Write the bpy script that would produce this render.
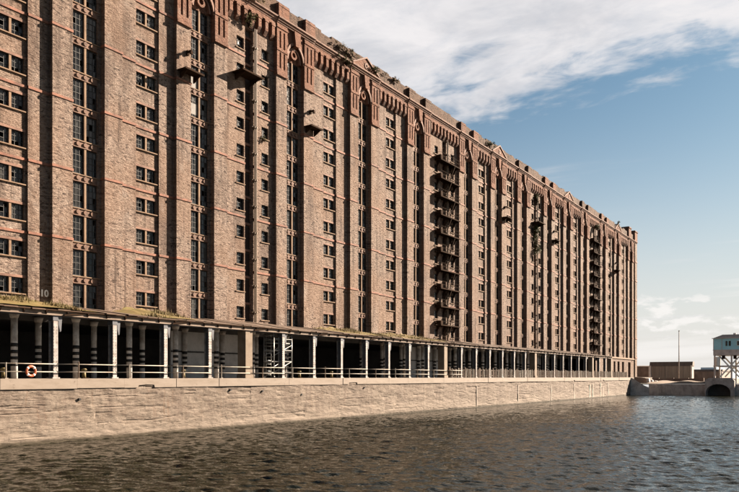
import bpy, bmesh, math, random
import numpy as np
from mathutils import Vector, Matrix
R = math.radians
random.seed(7)
np.random.seed(7)
for o in list(bpy.data.objects):
    bpy.data.objects.remove(o)
scene = bpy.context.scene
COL = scene.collection

# ------------------------------------------------------------------ camera
# X runs along the warehouse front (away from the camera), Y into the building, Z up, quay top at 0
CAM = Vector((0.0, -47.56, 0.1))
FX, FY = 0.8379, 0.5448            # forward direction in plan
cam_d = bpy.data.cameras.new('camera')
cam = bpy.data.objects.new('camera', cam_d); COL.objects.link(cam)
cam.location = CAM
cam.rotation_euler = (R(90), 0, math.atan2(FY, FX) - R(90))
cam_d.sensor_width = 36.0; cam_d.lens = 36.0
cam_d.shift_y = 131.0/739.0
cam_d.clip_start = 0.5; cam_d.clip_end = 20000
scene.camera = cam

# ------------------------------------------------------------------ sky and sun
SUN_EL = 27.0
SUN_DIR = Vector((0.906*math.cos(R(SUN_EL)), -0.423*math.cos(R(SUN_EL)), math.sin(R(SUN_EL))))
world = bpy.data.worlds.new('World'); scene.world = world; world.use_nodes = True
wt = world.node_tree; wt.nodes.clear()
def wn(t, **kw):
    n = wt.nodes.new(t)
    for k, v in kw.items(): setattr(n, k, v)
    return n
def wm(op, a, b=None, c=None, clamp=False):
    n = wn('ShaderNodeMath', operation=op, use_clamp=clamp)
    for i, v in enumerate((a, b, c)):
        if v is None: continue
        if isinstance(v, (int, float)): n.inputs[i].default_value = v
        else: wt.links.new(v, n.inputs[i])
    return n.outputs[0]
def wss(x, lo, hi):
    n = wn('ShaderNodeMapRange', interpolation_type='SMOOTHSTEP')
    wt.links.new(x, n.inputs[0]); n.inputs[1].default_value = lo; n.inputs[2].default_value = hi
    return n.outputs[0]
def wmix(f, a, b):
    n = wn('ShaderNodeMix', data_type='RGBA')
    wt.links.new(f, n.inputs[0])
    for i, v in ((6, a), (7, b)):
        if isinstance(v, tuple): n.inputs[i].default_value = v
        else: wt.links.new(v, n.inputs[i])
    return n.outputs[2]
def wnoise(vec, scale, detail, rough, dist=0.0, sc=(1, 1, 1), off=(0, 0, 0)):
    m = wn('ShaderNodeMapping'); m.inputs['Scale'].default_value = sc; m.inputs['Location'].default_value = off
    wt.links.new(vec, m.inputs[0])
    n = wn('ShaderNodeTexNoise'); n.inputs['Scale'].default_value = scale
    n.inputs['Detail'].default_value = detail; n.inputs['Roughness'].default_value = rough; n.inputs['Distortion'].default_value = dist
    wt.links.new(m.outputs[0], n.inputs['Vector'])
    return n.outputs[0]
sky = wn('ShaderNodeTexSky'); sky.sky_type = 'NISHITA'; sky.sun_disc = False
sky.sun_elevation = R(SUN_EL); sky.sun_rotation = R(115.0)
sky.altitude = 0; sky.air_density = 1.0; sky.dust_density = 0.6; sky.ozone_density = 1.6
tc = wn('ShaderNodeTexCoord'); sep = wn('ShaderNodeSeparateXYZ'); wt.links.new(tc.outputs['Generated'], sep.inputs[0])
dx, dy, dz = sep.outputs
zz = wm('ADD', wm('MAXIMUM', dz, 0.0), 0.03)
px, py = wm('DIVIDE', dx, zz), wm('DIVIDE', dy, zz)
comb = wn('ShaderNodeCombineXYZ'); wt.links.new(px, comb.inputs[0]); wt.links.new(py, comb.inputs[1])
pl = comb.outputs[0]
# high cloud sheet whose edge runs across the sky, streaked by the wind
edge_n = wnoise(pl, 1.1, 5, 0.62, 0.5, (1, 1.0, 1), (3.1, 0.4, 0))
fine_n = wnoise(pl, 4.2, 7, 0.66, 0.35, (1.6, 1.0, 1), (0.7, 2.3, 0))
edge = wm('ADD', px, wm('MULTIPLY', wm('SUBTRACT', edge_n, 0.5), 1.7))
edge = wm('ADD', edge, wm('MULTIPLY', wm('SUBTRACT', fine_n, 0.5), 0.75))
sheet = wm('MULTIPLY', wm('SUBTRACT', 1.0, wss(edge, 2.1, 2.5)), wss(wm('ADD', edge, wm('MULTIPLY', wm('ABSOLUTE', py), -0.15)), 0.2, 0.9))
thick = wss(fine_n, 0.22, 0.62)
sheet = wm('MULTIPLY', sheet, wm('ADD', 0.78, wm('MULTIPLY', thick, 0.22)))
# a few thin wisps below the sheet
wisp = wnoise(pl, 1.3, 6, 0.6, 0.3, (0.9, 0.35, 1), (5.2, 1.9, 0))
wisp = wm('MULTIPLY', wss(wisp, 0.55, 0.78), 0.55)
# small cumulus and streaks low over the horizon
azim = wm('ARCTAN2', dy, dx)
c2 = wn('ShaderNodeCombineXYZ'); wt.links.new(azim, c2.inputs[0]); wt.links.new(wm('MULTIPLY', dz, 2.6), c2.inputs[1])
cum = wnoise(c2.outputs[0], 15.0, 8, 0.58, 0.2, (1, 1, 1), (1.37, 0.2, 0))
cband = wm('MULTIPLY', wss(dz, 0.035, 0.06), wm('SUBTRACT', 1.0, wss(dz, 0.085, 0.12)))
cum = wm('MULTIPLY', wm('MULTIPLY', wss(cum, 0.51, 0.60), 0.85), cband)
c3 = wn('ShaderNodeCombineXYZ'); wt.links.new(wm('MULTIPLY', azim, 0.5), c3.inputs[0]); wt.links.new(wm('ADD', wm('MULTIPLY', dz, 9.0), wm('MULTIPLY', azim, 0.55)), c3.inputs[1])
strk = wnoise(c3.outputs[0], 3.4, 5, 0.5, 0.1, (1, 1, 1), (0.3, 0.55, 0))
strk = wm('MULTIPLY', wss(strk, 0.52, 0.66), wm('SUBTRACT', 1.0, wss(dz, 0.13, 0.22)))
cmask = wm('MAXIMUM', sheet, wisp)
low = wm('MAXIMUM', cum, wm('MULTIPLY', strk, 0.65))
# pale haze thickening to the horizon, all round
toward = wm('ADD', wm('MULTIPLY', dx, 0.906), wm('MULTIPLY', dy, -0.423))      # brighter towards the sun, as haze is
haze_f = wm('MULTIPLY', wm('POWER', 2.718, wm('MULTIPLY', wm('POWER', wm('MULTIPLY', wm('MAXIMUM', dz, 0.0), 4.8), 2.0), -1.0)), wm('ADD', 0.35, wm('MULTIPLY', wss(toward, -0.4, 0.7), 0.62)))
HAZE_C = (2.72, 2.60, 2.50, 1); CLOUD_C = (2.95, 2.86, 2.88, 1); LOW_C = (3.2, 3.1, 3.0, 1)
skyt = wn('ShaderNodeMix', data_type='RGBA'); skyt.blend_type = 'MULTIPLY'; skyt.inputs[0].default_value = 1.0
wt.links.new(sky.outputs[0], skyt.inputs[6]); skyt.inputs[7].default_value = (0.200, 0.268, 0.272, 1)
col = wmix(haze_f, skyt.outputs[2], HAZE_C)
col = wmix(low, col, LOW_C)
shade_n = wnoise(pl, 2.6, 5, 0.6, 0.4, (1.3, 1, 1), (7.7, 4.1, 0))
cshade = wmix(wss(shade_n, 0.3, 0.62), (2.25, 2.24, 2.34, 1), CLOUD_C)
col = wmix(cmask, col, cshade)
bg = wn('ShaderNodeBackground'); bg.inputs[1].default_value = 0.05
wt.links.new(col, bg.inputs[0])
wo = wn('ShaderNodeOutputWorld'); wt.links.new(bg.outputs[0], wo.inputs[0])

sun_d = bpy.data.lights.new('sun', 'SUN'); sun_d.energy = 5.0; sun_d.angle = R(0.53); sun_d.color = (1.0, 0.83, 0.66)
sun = bpy.data.objects.new('sun', sun_d); COL.objects.link(sun)
sun.rotation_euler = SUN_DIR.to_track_quat('Z', 'Y').to_euler()
sun.location = (60, -60, 90)
vs = scene.view_settings
vs.view_transform = 'Standard'; vs.look = 'None'; vs.gamma = 1.0; vs.use_curve_mapping = False; vs.exposure = 2.6

# ------------------------------------------------------------------ helpers
class MB:
    def __init__(s): s.v = []; s.f = []
    def quad(s, a, b, c, d):
        n = len(s.v); s.v += [a, b, c, d]; s.f.append((n, n+1, n+2, n+3))
    def poly(s, pts):
        n = len(s.v); s.v += list(pts); s.f.append(tuple(range(n, n+len(pts))))
    def box(s, x0, x1, y0, y1, z0, z1):
        n = len(s.v)
        s.v += [(x0,y0,z0),(x1,y0,z0),(x1,y1,z0),(x0,y1,z0),(x0,y0,z1),(x1,y0,z1),(x1,y1,z1),(x0,y1,z1)]
        for q in ((0,3,2,1),(4,5,6,7),(0,1,5,4),(1,2,6,5),(2,3,7,6),(3,0,4,7)):
            s.f.append(tuple(n+i for i in q))
        return s
    def prism(s, pts, axis, a, b):
        """pts: 2D outline; axis 'x','y' or 'z': extruded from a to b along it"""
        def P(p, t):
            return {'x': (t, p[0], p[1]), 'y': (p[0], t, p[1]), 'z': (p[0], p[1], t)}[axis]
        n = len(s.v); m = len(pts)
        s.v += [P(p, a) for p in pts] + [P(p, b) for p in pts]
        s.f.append(tuple(range(n, n+m))); s.f.append(tuple(range(n+2*m-1, n+m-1, -1)))
        for i in range(m):
            j = (i+1) % m
            s.f.append((n+i, n+j, n+m+j, n+m+i))
        return s
    def tube(s, p, q, r, k=6, r2=None):
        p = Vector(p); q = Vector(q); d = (q-p)
        if d.length < 1e-6: return s
        d.normalize()
        u = d.orthogonal().normalized(); w = d.cross(u)
        r2 = r if r2 is None else r2
        n = len(s.v)
        for c, rr in ((p, r), (q, r2)):
            for i in range(k):
                a = 2*math.pi*i/k
                s.v.append(tuple(c + (u*math.cos(a)+w*math.sin(a))*rr))
        for i in range(k):
            j = (i+1) % k
            s.f.append((n+i, n+j, n+k+j, n+k+i))
        s.f.append(tuple(range(n+k-1, n-1, -1))); s.f.append(tuple(range(n+k, n+2*k)))
        return s
    def bar(s, p, q, w):          # square bar
        return s.tube(p, q, w*0.707, 4)
    def mesh(s, name, mat=None, smooth=False, fix=True):
        me = bpy.data.meshes.new(name); me.from_pydata([tuple(v) for v in s.v], [], s.f)
        if fix:
            b = bmesh.new(); b.from_mesh(me); bmesh.ops.recalc_face_normals(b, faces=b.faces); b.to_mesh(me); b.free()
        if mat: me.materials.append(mat)
        if smooth:
            for p in me.polygons: p.use_smooth = True
        return me
    def build(s, name, mat, parent=None, smooth=False, fix=True):
        return link(name, s.mesh(name, mat, smooth, fix), parent)
def link(name, me, parent=None, loc=(0, 0, 0)):
    o = bpy.data.objects.new(name, me); COL.objects.link(o); o.location = loc
    if parent is not None: o.parent = parent
    return o
def empty(name, loc=(0, 0, 0)):
    o = bpy.data.objects.new(name, None); COL.objects.link(o); o.location = loc; o.empty_display_size = 0.3
    return o
def tag(o, label=None, cat=None, group=None, kind=None):
    if label: o['label'] = label
    if cat: o['category'] = cat
    if group: o['group'] = group
    if kind: o['kind'] = kind
    return o
def at(x, y, depth):              # place a point seen in the photograph at a given distance
    u = (x-369.5)/739.0
    return Vector((CAM.x+depth*(FX+u*FY), CAM.y+depth*(FY-u*FX), CAM.z+depth*(377-y)/739.0))
def atX(x, y, X):                 # the same, on the plane X = const
    u = (x-369.5)/739.0
    return at(x, y, (X-CAM.x)/(FX+u*FY))
def atY(x, y, Y):
    u = (x-369.5)/739.0
    return at(x, y, (Y-CAM.y)/(FY-u*FX))

# ------------------------------------------------------------------ materials
def mat(name):
    m = bpy.data.materials.new(name); m.use_nodes = True
    nt = m.node_tree; bs = nt.nodes['Principled BSDF']
    return m, nt, bs
class N:
    def __init__(s, nt): s.nt = nt
    def n(s, t, **kw):
        n = s.nt.nodes.new(t)
        for k, v in kw.items(): setattr(n, k, v)
        return n
    def put(s, v, sock):
        if isinstance(v, (int, float, tuple)): sock.default_value = v
        else: s.nt.links.new(v, sock)
    def math(s, op, a, b=0.0, clamp=False):
        n = s.n('ShaderNodeMath', operation=op, use_clamp=clamp); s.put(a, n.inputs[0]); s.put(b, n.inputs[1]); return n.outputs[0]
    def pos(s): return s.n('ShaderNodeNewGeometry').outputs['Position']
    def mapv(s, vec, scale=(1,1,1), loc=(0,0,0), rot=(0,0,0)):
        n = s.n('ShaderNodeMapping'); s.put(vec, n.inputs[0]); n.inputs['Scale'].default_value = scale; n.inputs['Location'].default_value = loc; n.inputs['Rotation'].default_value = rot
        return n.outputs[0]
    def noise(s, vec, scale, detail=4, rough=0.55, dist=0.0):
        n = s.n('ShaderNodeTexNoise'); s.put(vec, n.inputs['Vector']); n.inputs['Scale'].default_value = scale
        n.inputs['Detail'].default_value = detail; n.inputs['Roughness'].default_value = rough; n.inputs['Distortion'].default_value = dist
        return n.outputs[0]
    def ramp(s, x, lo, hi, a=0.0, b=1.0):
        n = s.n('ShaderNodeMapRange', interpolation_type='SMOOTHSTEP'); s.put(x, n.inputs[0])
        n.inputs[1].default_value = lo; n.inputs[2].default_value = hi; n.inputs[3].default_value = a; n.inputs[4].default_value = b
        return n.outputs[0]
    def mix(s, f, a, b, blend='MIX'):
        n = s.n('ShaderNodeMix', data_type='RGBA', blend_type=blend); s.put(f, n.inputs[0]); s.put(a, n.inputs[6]); s.put(b, n.inputs[7]); return n.outputs[2]
    def bump(s, h, strength, dist):
        n = s.n('ShaderNodeBump'); s.put(h, n.inputs['Height']); n.inputs['Strength'].default_value = strength; n.inputs['Distance'].default_value = dist
        return n.outputs[0]
    def wallvec(s):               # (along the wall, up)
        sp = s.n('ShaderNodeSeparateXYZ'); s.put(s.pos(), sp.inputs[0])
        cb = s.n('ShaderNodeCombineXYZ'); s.put(s.math('ADD', sp.outputs[0], sp.outputs[1]), cb.inputs[0]); s.put(sp.outputs[2], cb.inputs[1])
        return cb.outputs[0]
ALB = 0.37                       # surface colours scaled down to keep shade dark beside sunlit faces
def c4(c): return (c[0]*ALB, c[1]*ALB, c[2]*ALB, 1.0)
def brick_mat(name, c1, c2, mortar, dark, fleck=1.0):
    m, nt, bs = mat(name); k = N(nt)
    wv = k.wallvec()
    wob = k.noise(wv, 3.0, 3, 0.6)
    wv2 = k.n('ShaderNodeVectorMath', operation='ADD'); k.put(wv, wv2.inputs[0])
    cbw = k.n('ShaderNodeCombineXYZ'); k.put(k.math('MULTIPLY', wob, 0.05), cbw.inputs[0]); k.put(k.math('MULTIPLY', wob, 0.05), cbw.inputs[1]); k.put(cbw.outputs[0], wv2.inputs[1])
    b = k.n('ShaderNodeTexBrick'); k.put(wv2.outputs[0], b.inputs['Vector'])
    b.inputs['Color1'].default_value = c4(c1); b.inputs['Color2'].default_value = c4(c2); b.inputs['Mortar'].default_value = c4(mortar)
    b.inputs['Scale'].default_value = 1.0; b.inputs['Brick Width'].default_value = 0.36; b.inputs['Row Height'].default_value = 0.125
    b.inputs['Mortar Size'].default_value = 0.012; b.inputs['Mortar Smooth'].default_value = 0.4; b.inputs['Bias'].default_value = -0.2
    # burnt bricks in short runs, sooty drips, pale patches
    n1 = k.noise(k.mapv(wv, (2.1, 5.0, 1)), 1.0, 5, 0.72, 0.6)
    col = k.mix(k.ramp(n1, 0.51, 0.62, 0, 0.95*fleck), b.outputs['Color'], c4(dark))
    n2 = k.noise(k.mapv(wv, (3.1, 8.0, 1), (17, 4, 0)), 1.0, 4, 0.7)
    col = k.mix(k.ramp(n2, 0.53, 0.64, 0, 0.8), col, c4(tuple(min(1, v*1.45) for v in c1)))
    n3 = k.noise(k.mapv(wv, (0.9, 0.10, 1), (3, 1, 0)), 1.0, 4, 0.6)
    col = k.mix(k.ramp(n3, 0.46, 0.66, 0, 0.7), col, c4(tuple(v*0.5 for v in c2)))
    n4 = k.noise(wv, 0.16, 3, 0.5)
    col = k.mix(k.ramp(n4, 0.42, 0.60, 0, 0.35), col, c4((c1[0]*.92, c1[1]*0.74, c1[2]*0.60)))
    n7 = k.noise(k.mapv(wv, (2.6, 0.09, 1), (31, 5, 0)), 1.0, 5, 0.65)
    col = k.mix(k.ramp(n7, 0.53, 0.68, 0, 0.65), col, c4(tuple(v*0.35 for v in c2)))
    n8 = k.noise(k.mapv(wv, (0.45, 0.3, 1), (11, 15, 0)), 1.0, 6, 0.7)
    col = k.mix(k.ramp(n8, 0.56, 0.70, 0, 0.38), col, c4(tuple(min(1, v*1.35) for v in (c1[0], c1[0]*.86, c1[0]*.76))))
    k.put(col, bs.inputs['Base Color']); bs.inputs['Roughness'].default_value = 0.92
    bs.inputs['Specular IOR Level'].default_value = 0.15
    h = k.math('ADD', k.math('MULTIPLY', n1, -1.0), k.math('ADD', k.math('MULTIPLY', n2, 0.8), k.math('MULTIPLY', b.outputs['Fac'], -0.35)))
    k.put(k.bump(h, 1.0, 0.17), bs.inputs['Normal'])
    return m
def plain(name, c, rough=0.7, var=0.25, scale=3.0, metal=0.0, bump=0.0, dirt=None, stretch=(1, 1, 1), spec=0.3):
    m, nt, bs = mat(name); k = N(nt)
    p = k.mapv(k.pos(), stretch)
    n1 = k.noise(p, scale, 5, 0.62)
    d = dirt or tuple(v*0.45 for v in c)
    col = k.mix(k.ramp(n1, 0.35, 0.75, 0, var*2.2 if var*2.2 < 1 else 1), c4(c), c4(d))
    n2 = k.noise(p, scale*6, 3, 0.6)
    col = k.mix(k.ramp(n2, 0.55, 0.75, 0, var), col, c4(tuple(v*0.6 for v in d)))
    k.put(col, bs.inputs['Base Color']); bs.inputs['Roughness'].default_value = rough; bs.inputs['Metallic'].default_value = metal
    bs.inputs['Specular IOR Level'].default_value = spec
    if bump: k.put(k.bump(n1, bump, 0.05), bs.inputs['Normal'])
    return m
M = {}
M['brick'] = brick_mat('brown_brick', (0.585, 0.445, 0.36), (0.35, 0.24, 0.19), (0.43, 0.34, 0.28), (0.065, 0.043, 0.036))
M['red'] = brick_mat('red_brick', (0.50, 0.27, 0.19), (0.38, 0.185, 0.125), (0.36, 0.23, 0.165), (0.12, 0.06, 0.045), 0.7)
M['parapet'] = brick_mat('sooty_parapet_brick', (0.31, 0.205, 0.15), (0.20, 0.125, 0.09), (0.24, 0.18, 0.14), (0.06, 0.04, 0.033))
M['band'] = plain('red_string_brick', (0.50, 0.22, 0.14), 0.85, 0.45, 1.6, dirt=(0.17, 0.08, 0.055), bump=0.3)
M['terra'] = plain('terracotta', (0.46, 0.255, 0.178), 0.85, 0.4, 1.4, dirt=(0.17, 0.085, 0.06), bump=0.3)
M['stone'] = plain('sandstone', (0.46, 0.30, 0.19), 0.9, 0.3, 2.0, dirt=(0.2, 0.12, 0.075), bump=0.3)
M['spandrel'] = plain('spandrel_terracotta', (0.36, 0.205, 0.14), 0.85, 0.4, 2.5, dirt=(0.12, 0.07, 0.05), bump=0.3)
M['frame'] = plain('window_iron', (0.06, 0.06, 0.06), 0.7, 0.3, 5.0)
M['iron'] = plain('rusty_iron', (0.055, 0.036, 0.025), 1.0, 0.35, 4.0, dirt=(0.09, 0.040, 0.018), spec=0.05)
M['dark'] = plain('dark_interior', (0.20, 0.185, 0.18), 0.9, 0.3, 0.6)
M['steel'] = plain('white_painted_steel', (0.72, 0.68, 0.65), 0.6, 0.4, 2.6, dirt=(0.30, 0.22, 0.17))
M['bluesteel'] = plain('grey_blue_steel_web_shade', (0.16, 0.17, 0.20), 0.6, 0.3, 3.0)  # post heads and beams; also the shade put on the post webs
M['column'] = plain('column_paint', (1.5, 1.42, 1.34), 0.7, 0.4, 1.6, dirt=(0.6, 0.48, 0.40))
M['black'] = plain('black_paint', (0.025, 0.024, 0.024), 0.5, 0.2, 3.0)
M['rail'] = plain('cream_painted_rail', (0.56, 0.50, 0.42), 0.6, 0.35, 2.0, dirt=(0.28, 0.19, 0.12))
M['fence'] = plain('weathered_fence_timber', (0.28, 0.19, 0.13), 0.85, 0.35, 2.0)
M['concrete'] = plain('pier_concrete', (0.46, 0.36, 0.27), 0.9, 0.3, 1.3, bump=0.3, dirt=(0.24, 0.17, 0.12))
M['plaster'] = plain('grey_plaster', (1.3, 1.27, 1.24), 0.9, 0.25, 0.8)
M['fascia'] = plain('canopy_fascia', (0.44, 0.33, 0.25), 0.8, 0.4, 1.2, stretch=(1, 1, 3), dirt=(0.20, 0.12, 0.08))
M['rustroof'] = plain('rusted_roof_sheet', (0.23, 0.14, 0.09), 0.9, 0.4, 1.6, bump=0.4, dirt=(0.10, 0.065, 0.035))
M['alu'] = plain('scaffold_aluminium', (0.62, 0.62, 0.60), 0.35, 0.1, 4.0, metal=0.3)
M['orange'] = plain('orange_plastic', (0.75, 0.16, 0.05), 0.5, 0.1, 3.0)
M['white'] = plain('white_paint', (2.0, 1.95, 1.85), 0.6, 0.12, 3.0)
M['yellow'] = plain('yellow_paint', (0.42, 0.31, 0.12), 0.7, 0.4, 6.0)
M['strip'] = plain('streak_white', (1.2, 1.05, 0.9), 0.9, 0.4, 1.5, dirt=(0.6, 0.48, 0.38))
M['slate'] = plain('roof_felt', (0.10, 0.095, 0.09), 0.9, 0.3, 0.5)
M['board'] = plain('pale_window_board', (0.42, 0.40, 0.37), 0.8, 0.3, 3.0)
M['door'] = plain('loading_door_timber', (0.09, 0.055, 0.04), 0.8, 0.3, 3.0, stretch=(4, 4, 0.5))
M['lead'] = plain('pipe_paint', (0.42, 0.30, 0.20), 0.6, 0.3, 2.0, dirt=(0.2, 0.11, 0.06))
M['earth'] = plain('bare_earth', (0.26, 0.16, 0.09), 0.95, 0.35, 0.35, bump=0.5)
M['shed'] = plain('shed_brick', (0.72, 0.58, 0.48), 0.9, 0.3, 0.5, stretch=(1, 6, 0.3))
M['shedroof'] = plain('shed_roof', (0.30, 0.23, 0.19), 0.85, 0.25, 0.5, stretch=(1, 4, 1))
M['lowwall'] = plain('low_building_brick', (0.55, 0.40, 0.33), 0.9, 0.3, 0.5)
M['blue'] = plain('blue_boarding', (1.0, 1.85, 2.1), 0.6, 0.12, 1.2, stretch=(1, 1, 6))
M['greyroof'] = plain('grey_cabin_roof', (0.9, 0.9, 0.92), 0.7, 0.2, 0.8)
M['pink'] = plain('stained_white_girder', (1.6, 1.42, 1.34), 0.7, 0.3, 1.0)
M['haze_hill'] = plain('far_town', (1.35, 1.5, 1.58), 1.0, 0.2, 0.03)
M['granite'] = plain('granite_masonry', (1.2, 1.06, 0.97), 0.9, 0.4, 0.9, bump=0.6)

def glass_mat():
    m, nt, bs = mat('old_window_glass'); k = N(nt)
    n1 = k.noise(k.pos(), 2.3, 3, 0.6)
    rnd = k.n('ShaderNodeObjectInfo').outputs['Random']
    g0 = k.mix(k.ramp(n1, 0.45, 0.7), (0.006, 0.0065, 0.007, 1), (0.022, 0.023, 0.023, 1))
    k.put(k.mix(k.ramp(rnd, 0.70, 0.95, 0, 0.55), g0, (0.075, 0.072, 0.065, 1)), bs.inputs['Base Color'])
    k.put(k.ramp(n1, 0.3, 0.7, 0.04, 0.16), bs.inputs['Roughness']); bs.inputs['IOR'].default_value = 1.45; bs.inputs['Specular IOR Level'].default_value = 0.3
    return m
M['glass'] = glass_mat()

def dockwall_mat():
    m, nt, bs = mat('dock_wall_masonry'); k = N(nt)
    wv = k.wallvec()
    b = k.n('ShaderNodeTexBrick')
    wob = k.noise(k.mapv(wv, (0.5, 1.5, 1)), 1.0, 4, 0.65)
    cbw = k.n('ShaderNodeCombineXYZ'); k.put(k.math('MULTIPLY', wob, 0.30), cbw.inputs[1])
    va = k.n('ShaderNodeVectorMath', operation='ADD'); k.put(wv, va.inputs[0]); k.put(cbw.outputs[0], va.inputs[1]); k.put(va.outputs[0], b.inputs['Vector'])
    b.inputs['Color1'].default_value = c4((0.41, 0.33, 0.265)); b.inputs['Color2'].default_value = c4((0.34, 0.27, 0.215)); b.inputs['Mortar'].default_value = c4((0.22, 0.15, 0.105))
    b.inputs['Scale'].default_value = 1.0; b.inputs['Brick Width'].default_value = 1.7; b.inputs['Row Height'].default_value = 0.36; b.inputs['Mortar Size'].default_value = 0.006; b.inputs['Mortar Smooth'].default_value = 1.0; b.offset = 0.37
    n1 = k.noise(k.mapv(wv, (0.9, 3.2, 1)), 1.0, 9, 0.74, 0.25)
    col = k.mix(k.ramp(n1, 0.45, 0.66, 0, 0.85), b.outputs['Color'], c4((0.21, 0.15, 0.11)))
    n2 = k.noise(k.mapv(wv, (1.2, 0.10, 1), (5, 2, 0)), 1.0, 5, 0.65)
    col = k.mix(k.ramp(n2, 0.5, 0.70, 0, 0.5), col, c4((0.54, 0.44, 0.35)))
    n2b = k.noise(k.mapv(wv, (0.8, 0.08, 1), (25, 7, 0)), 1.0, 5, 0.65)
    col = k.mix(k.ramp(n2b, 0.46, 0.66, 0, 0.65), col, c4((0.23, 0.17, 0.135)))
    n2c = k.noise(k.mapv(wv, (3.2, 0.16, 1), (45, 3, 0)), 1.0, 4, 0.6)
    col = k.mix(k.ramp(n2c, 0.58, 0.70, 0, 0.5), col, c4((0.26, 0.15, 0.09)))
    n5 = k.noise(k.mapv(wv, (5.0, 9.0, 1)), 1.0, 5, 0.8)
    col = k.mix(k.ramp(n5, 0.54, 0.66, 0, 0.8), col, c4((0.15, 0.105, 0.08)))
    col = k.mix(k.ramp(n5, 0.44, 0.32, 0, 0.5), col, c4((0.60, 0.49, 0.39)))
    # open bed joints: thin ragged dark lines
    n6 = k.noise(k.mapv(wv, (0.16, 1.5, 1), (2, 9, 0)), 1.0, 4, 0.55)
    crack = k.ramp(k.math('ABSOLUTE', k.math('SUBTRACT', n6, 0.5)), 0.0, 0.014, 1.0, 0.0)
    col = k.mix(k.math('MULTIPLY', crack, k.ramp(n2, 0.40, 0.62, 0.0, 0.6)), col, c4((0.10, 0.065, 0.045)))
    # bleached tide zone with a ragged upper edge, dark weed line at the water
    sp = k.n('ShaderNodeSeparateXYZ'); k.put(k.pos(), sp.inputs[0])
    zr = k.math('ADD', sp.outputs[2], k.math('MULTIPLY', k.math('SUBTRACT', n1, 0.5), 1.6))
    col = k.mix(k.ramp(zr, -3.7, -2.3, 0.6, 0.0), col, c4((0.46, 0.375, 0.30)))
    zr2 = k.math('ADD', sp.outputs[2], k.math('MULTIPLY', k.math('SUBTRACT', n5, 0.5), 0.25))
    col = k.mix(k.ramp(zr2, -3.95, -3.72, 0.9, 0.0), col, c4((0.07, 0.055, 0.03)))
    k.put(col, bs.inputs['Base Color']); bs.inputs['Roughness'].default_value = 0.92; bs.inputs['Specular IOR Level'].default_value = 0.2
    h = k.math('ADD', k.math('MULTIPLY', n1, -1.0), k.math('MULTIPLY', n5, -0.3))
    h = k.math('ADD', h, k.math('MULTIPLY', b.outputs['Fac'], -0.25))
    k.put(k.bump(k.math('SUBTRACT', h, k.math('MULTIPLY', crack, 0.4)), 0.6, 0.10), bs.inputs['Normal'])
    return m
M['dockwall'] = dockwall_mat()
def coping_mat():
    m, nt, bs = mat('coping_stone'); k = N(nt)
    wv = k.wallvec()
    n1 = k.noise(k.mapv(wv, (0.6, 2.5, 1)), 1.0, 5, 0.65)
    col = k.mix(k.ramp(n1, 0.40, 0.72, 0, 0.7), c4((0.46, 0.37, 0.295)), c4((0.33, 0.25, 0.18)))
    n2 = k.noise(k.mapv(wv, (2.2, 3.0, 1)), 1.0, 7, 0.75)
    col = k.mix(k.ramp(n2, 0.58, 0.68, 0, 0.8), col, c4((0.20, 0.14, 0.10)))
    k.put(col, bs.inputs['Base Color']); bs.inputs['Roughness'].default_value = 0.9
    k.put(k.bump(n1, 0.4, 0.05), bs.inputs['Normal'])
    return m
M['coping'] = coping_mat()
def ground_mat():
    m, nt, bs = mat('ground_cover'); k = N(nt)
    n1 = k.noise(k.pos(), 0.06, 6, 0.65)
    col = k.mix(k.ramp(n1, 0.35, 0.65), c4((0.17, 0.125, 0.085)), c4((0.09, 0.10, 0.05)))
    k.put(col, bs.inputs['Base Color']); bs.inputs['Roughness'].default_value = 0.95
    return m
M['ground'] = ground_mat()
M['quayfloor'] = plain('quay_setts', (0.30, 0.25, 0.20), 0.9, 0.3, 0.8)
def leaf_mat(name, a, b):
    m, nt, bs = mat(name); k = N(nt)
    n1 = k.noise(k.pos(), 3.0, 3, 0.6)
    k.put(k.mix(k.ramp(n1, 0.35, 0.65), c4(a), c4(b)), bs.inputs['Base Color']); bs.inputs['Roughness'].default_value = 0.7
    bs.inputs['Specular IOR Level'].default_value = 0.2
    return m
M['leaf'] = leaf_mat('bush_leaf', (0.14, 0.17, 0.045), (0.24, 0.22, 0.07))
M['grass'] = leaf_mat('dry_grass', (0.24, 0.20, 0.06), (0.36, 0.24, 0.10))
def water_mat():
    m, nt, bs = mat('dock_water'); k = N(nt)
    p = k.pos()
    bs.inputs['Base Color'].default_value = (0.0065, 0.0068, 0.0030, 1); bs.inputs['Roughness'].default_value = 0.03; bs.inputs['IOR'].default_value = 1.33
    n1 = k.noise(k.mapv(p, (3.4, 1.6, 1), (0, 0, 0), (0, 0, R(-32))), 1.0, 3, 0.6, 0.3)
    n2 = k.noise(k.mapv(p, (5.0, 6.0, 1), (3, 1, 0), (0, 0, R(-15))), 1.0, 3, 0.6, 0.2)
    h = k.math('ADD', n1, k.math('MULTIPLY', n2, 0.28))
    k.put(k.bump(h, 1.0, 0.065), bs.inputs['Normal'])
    return m
M['water'] = water_mat()

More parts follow.
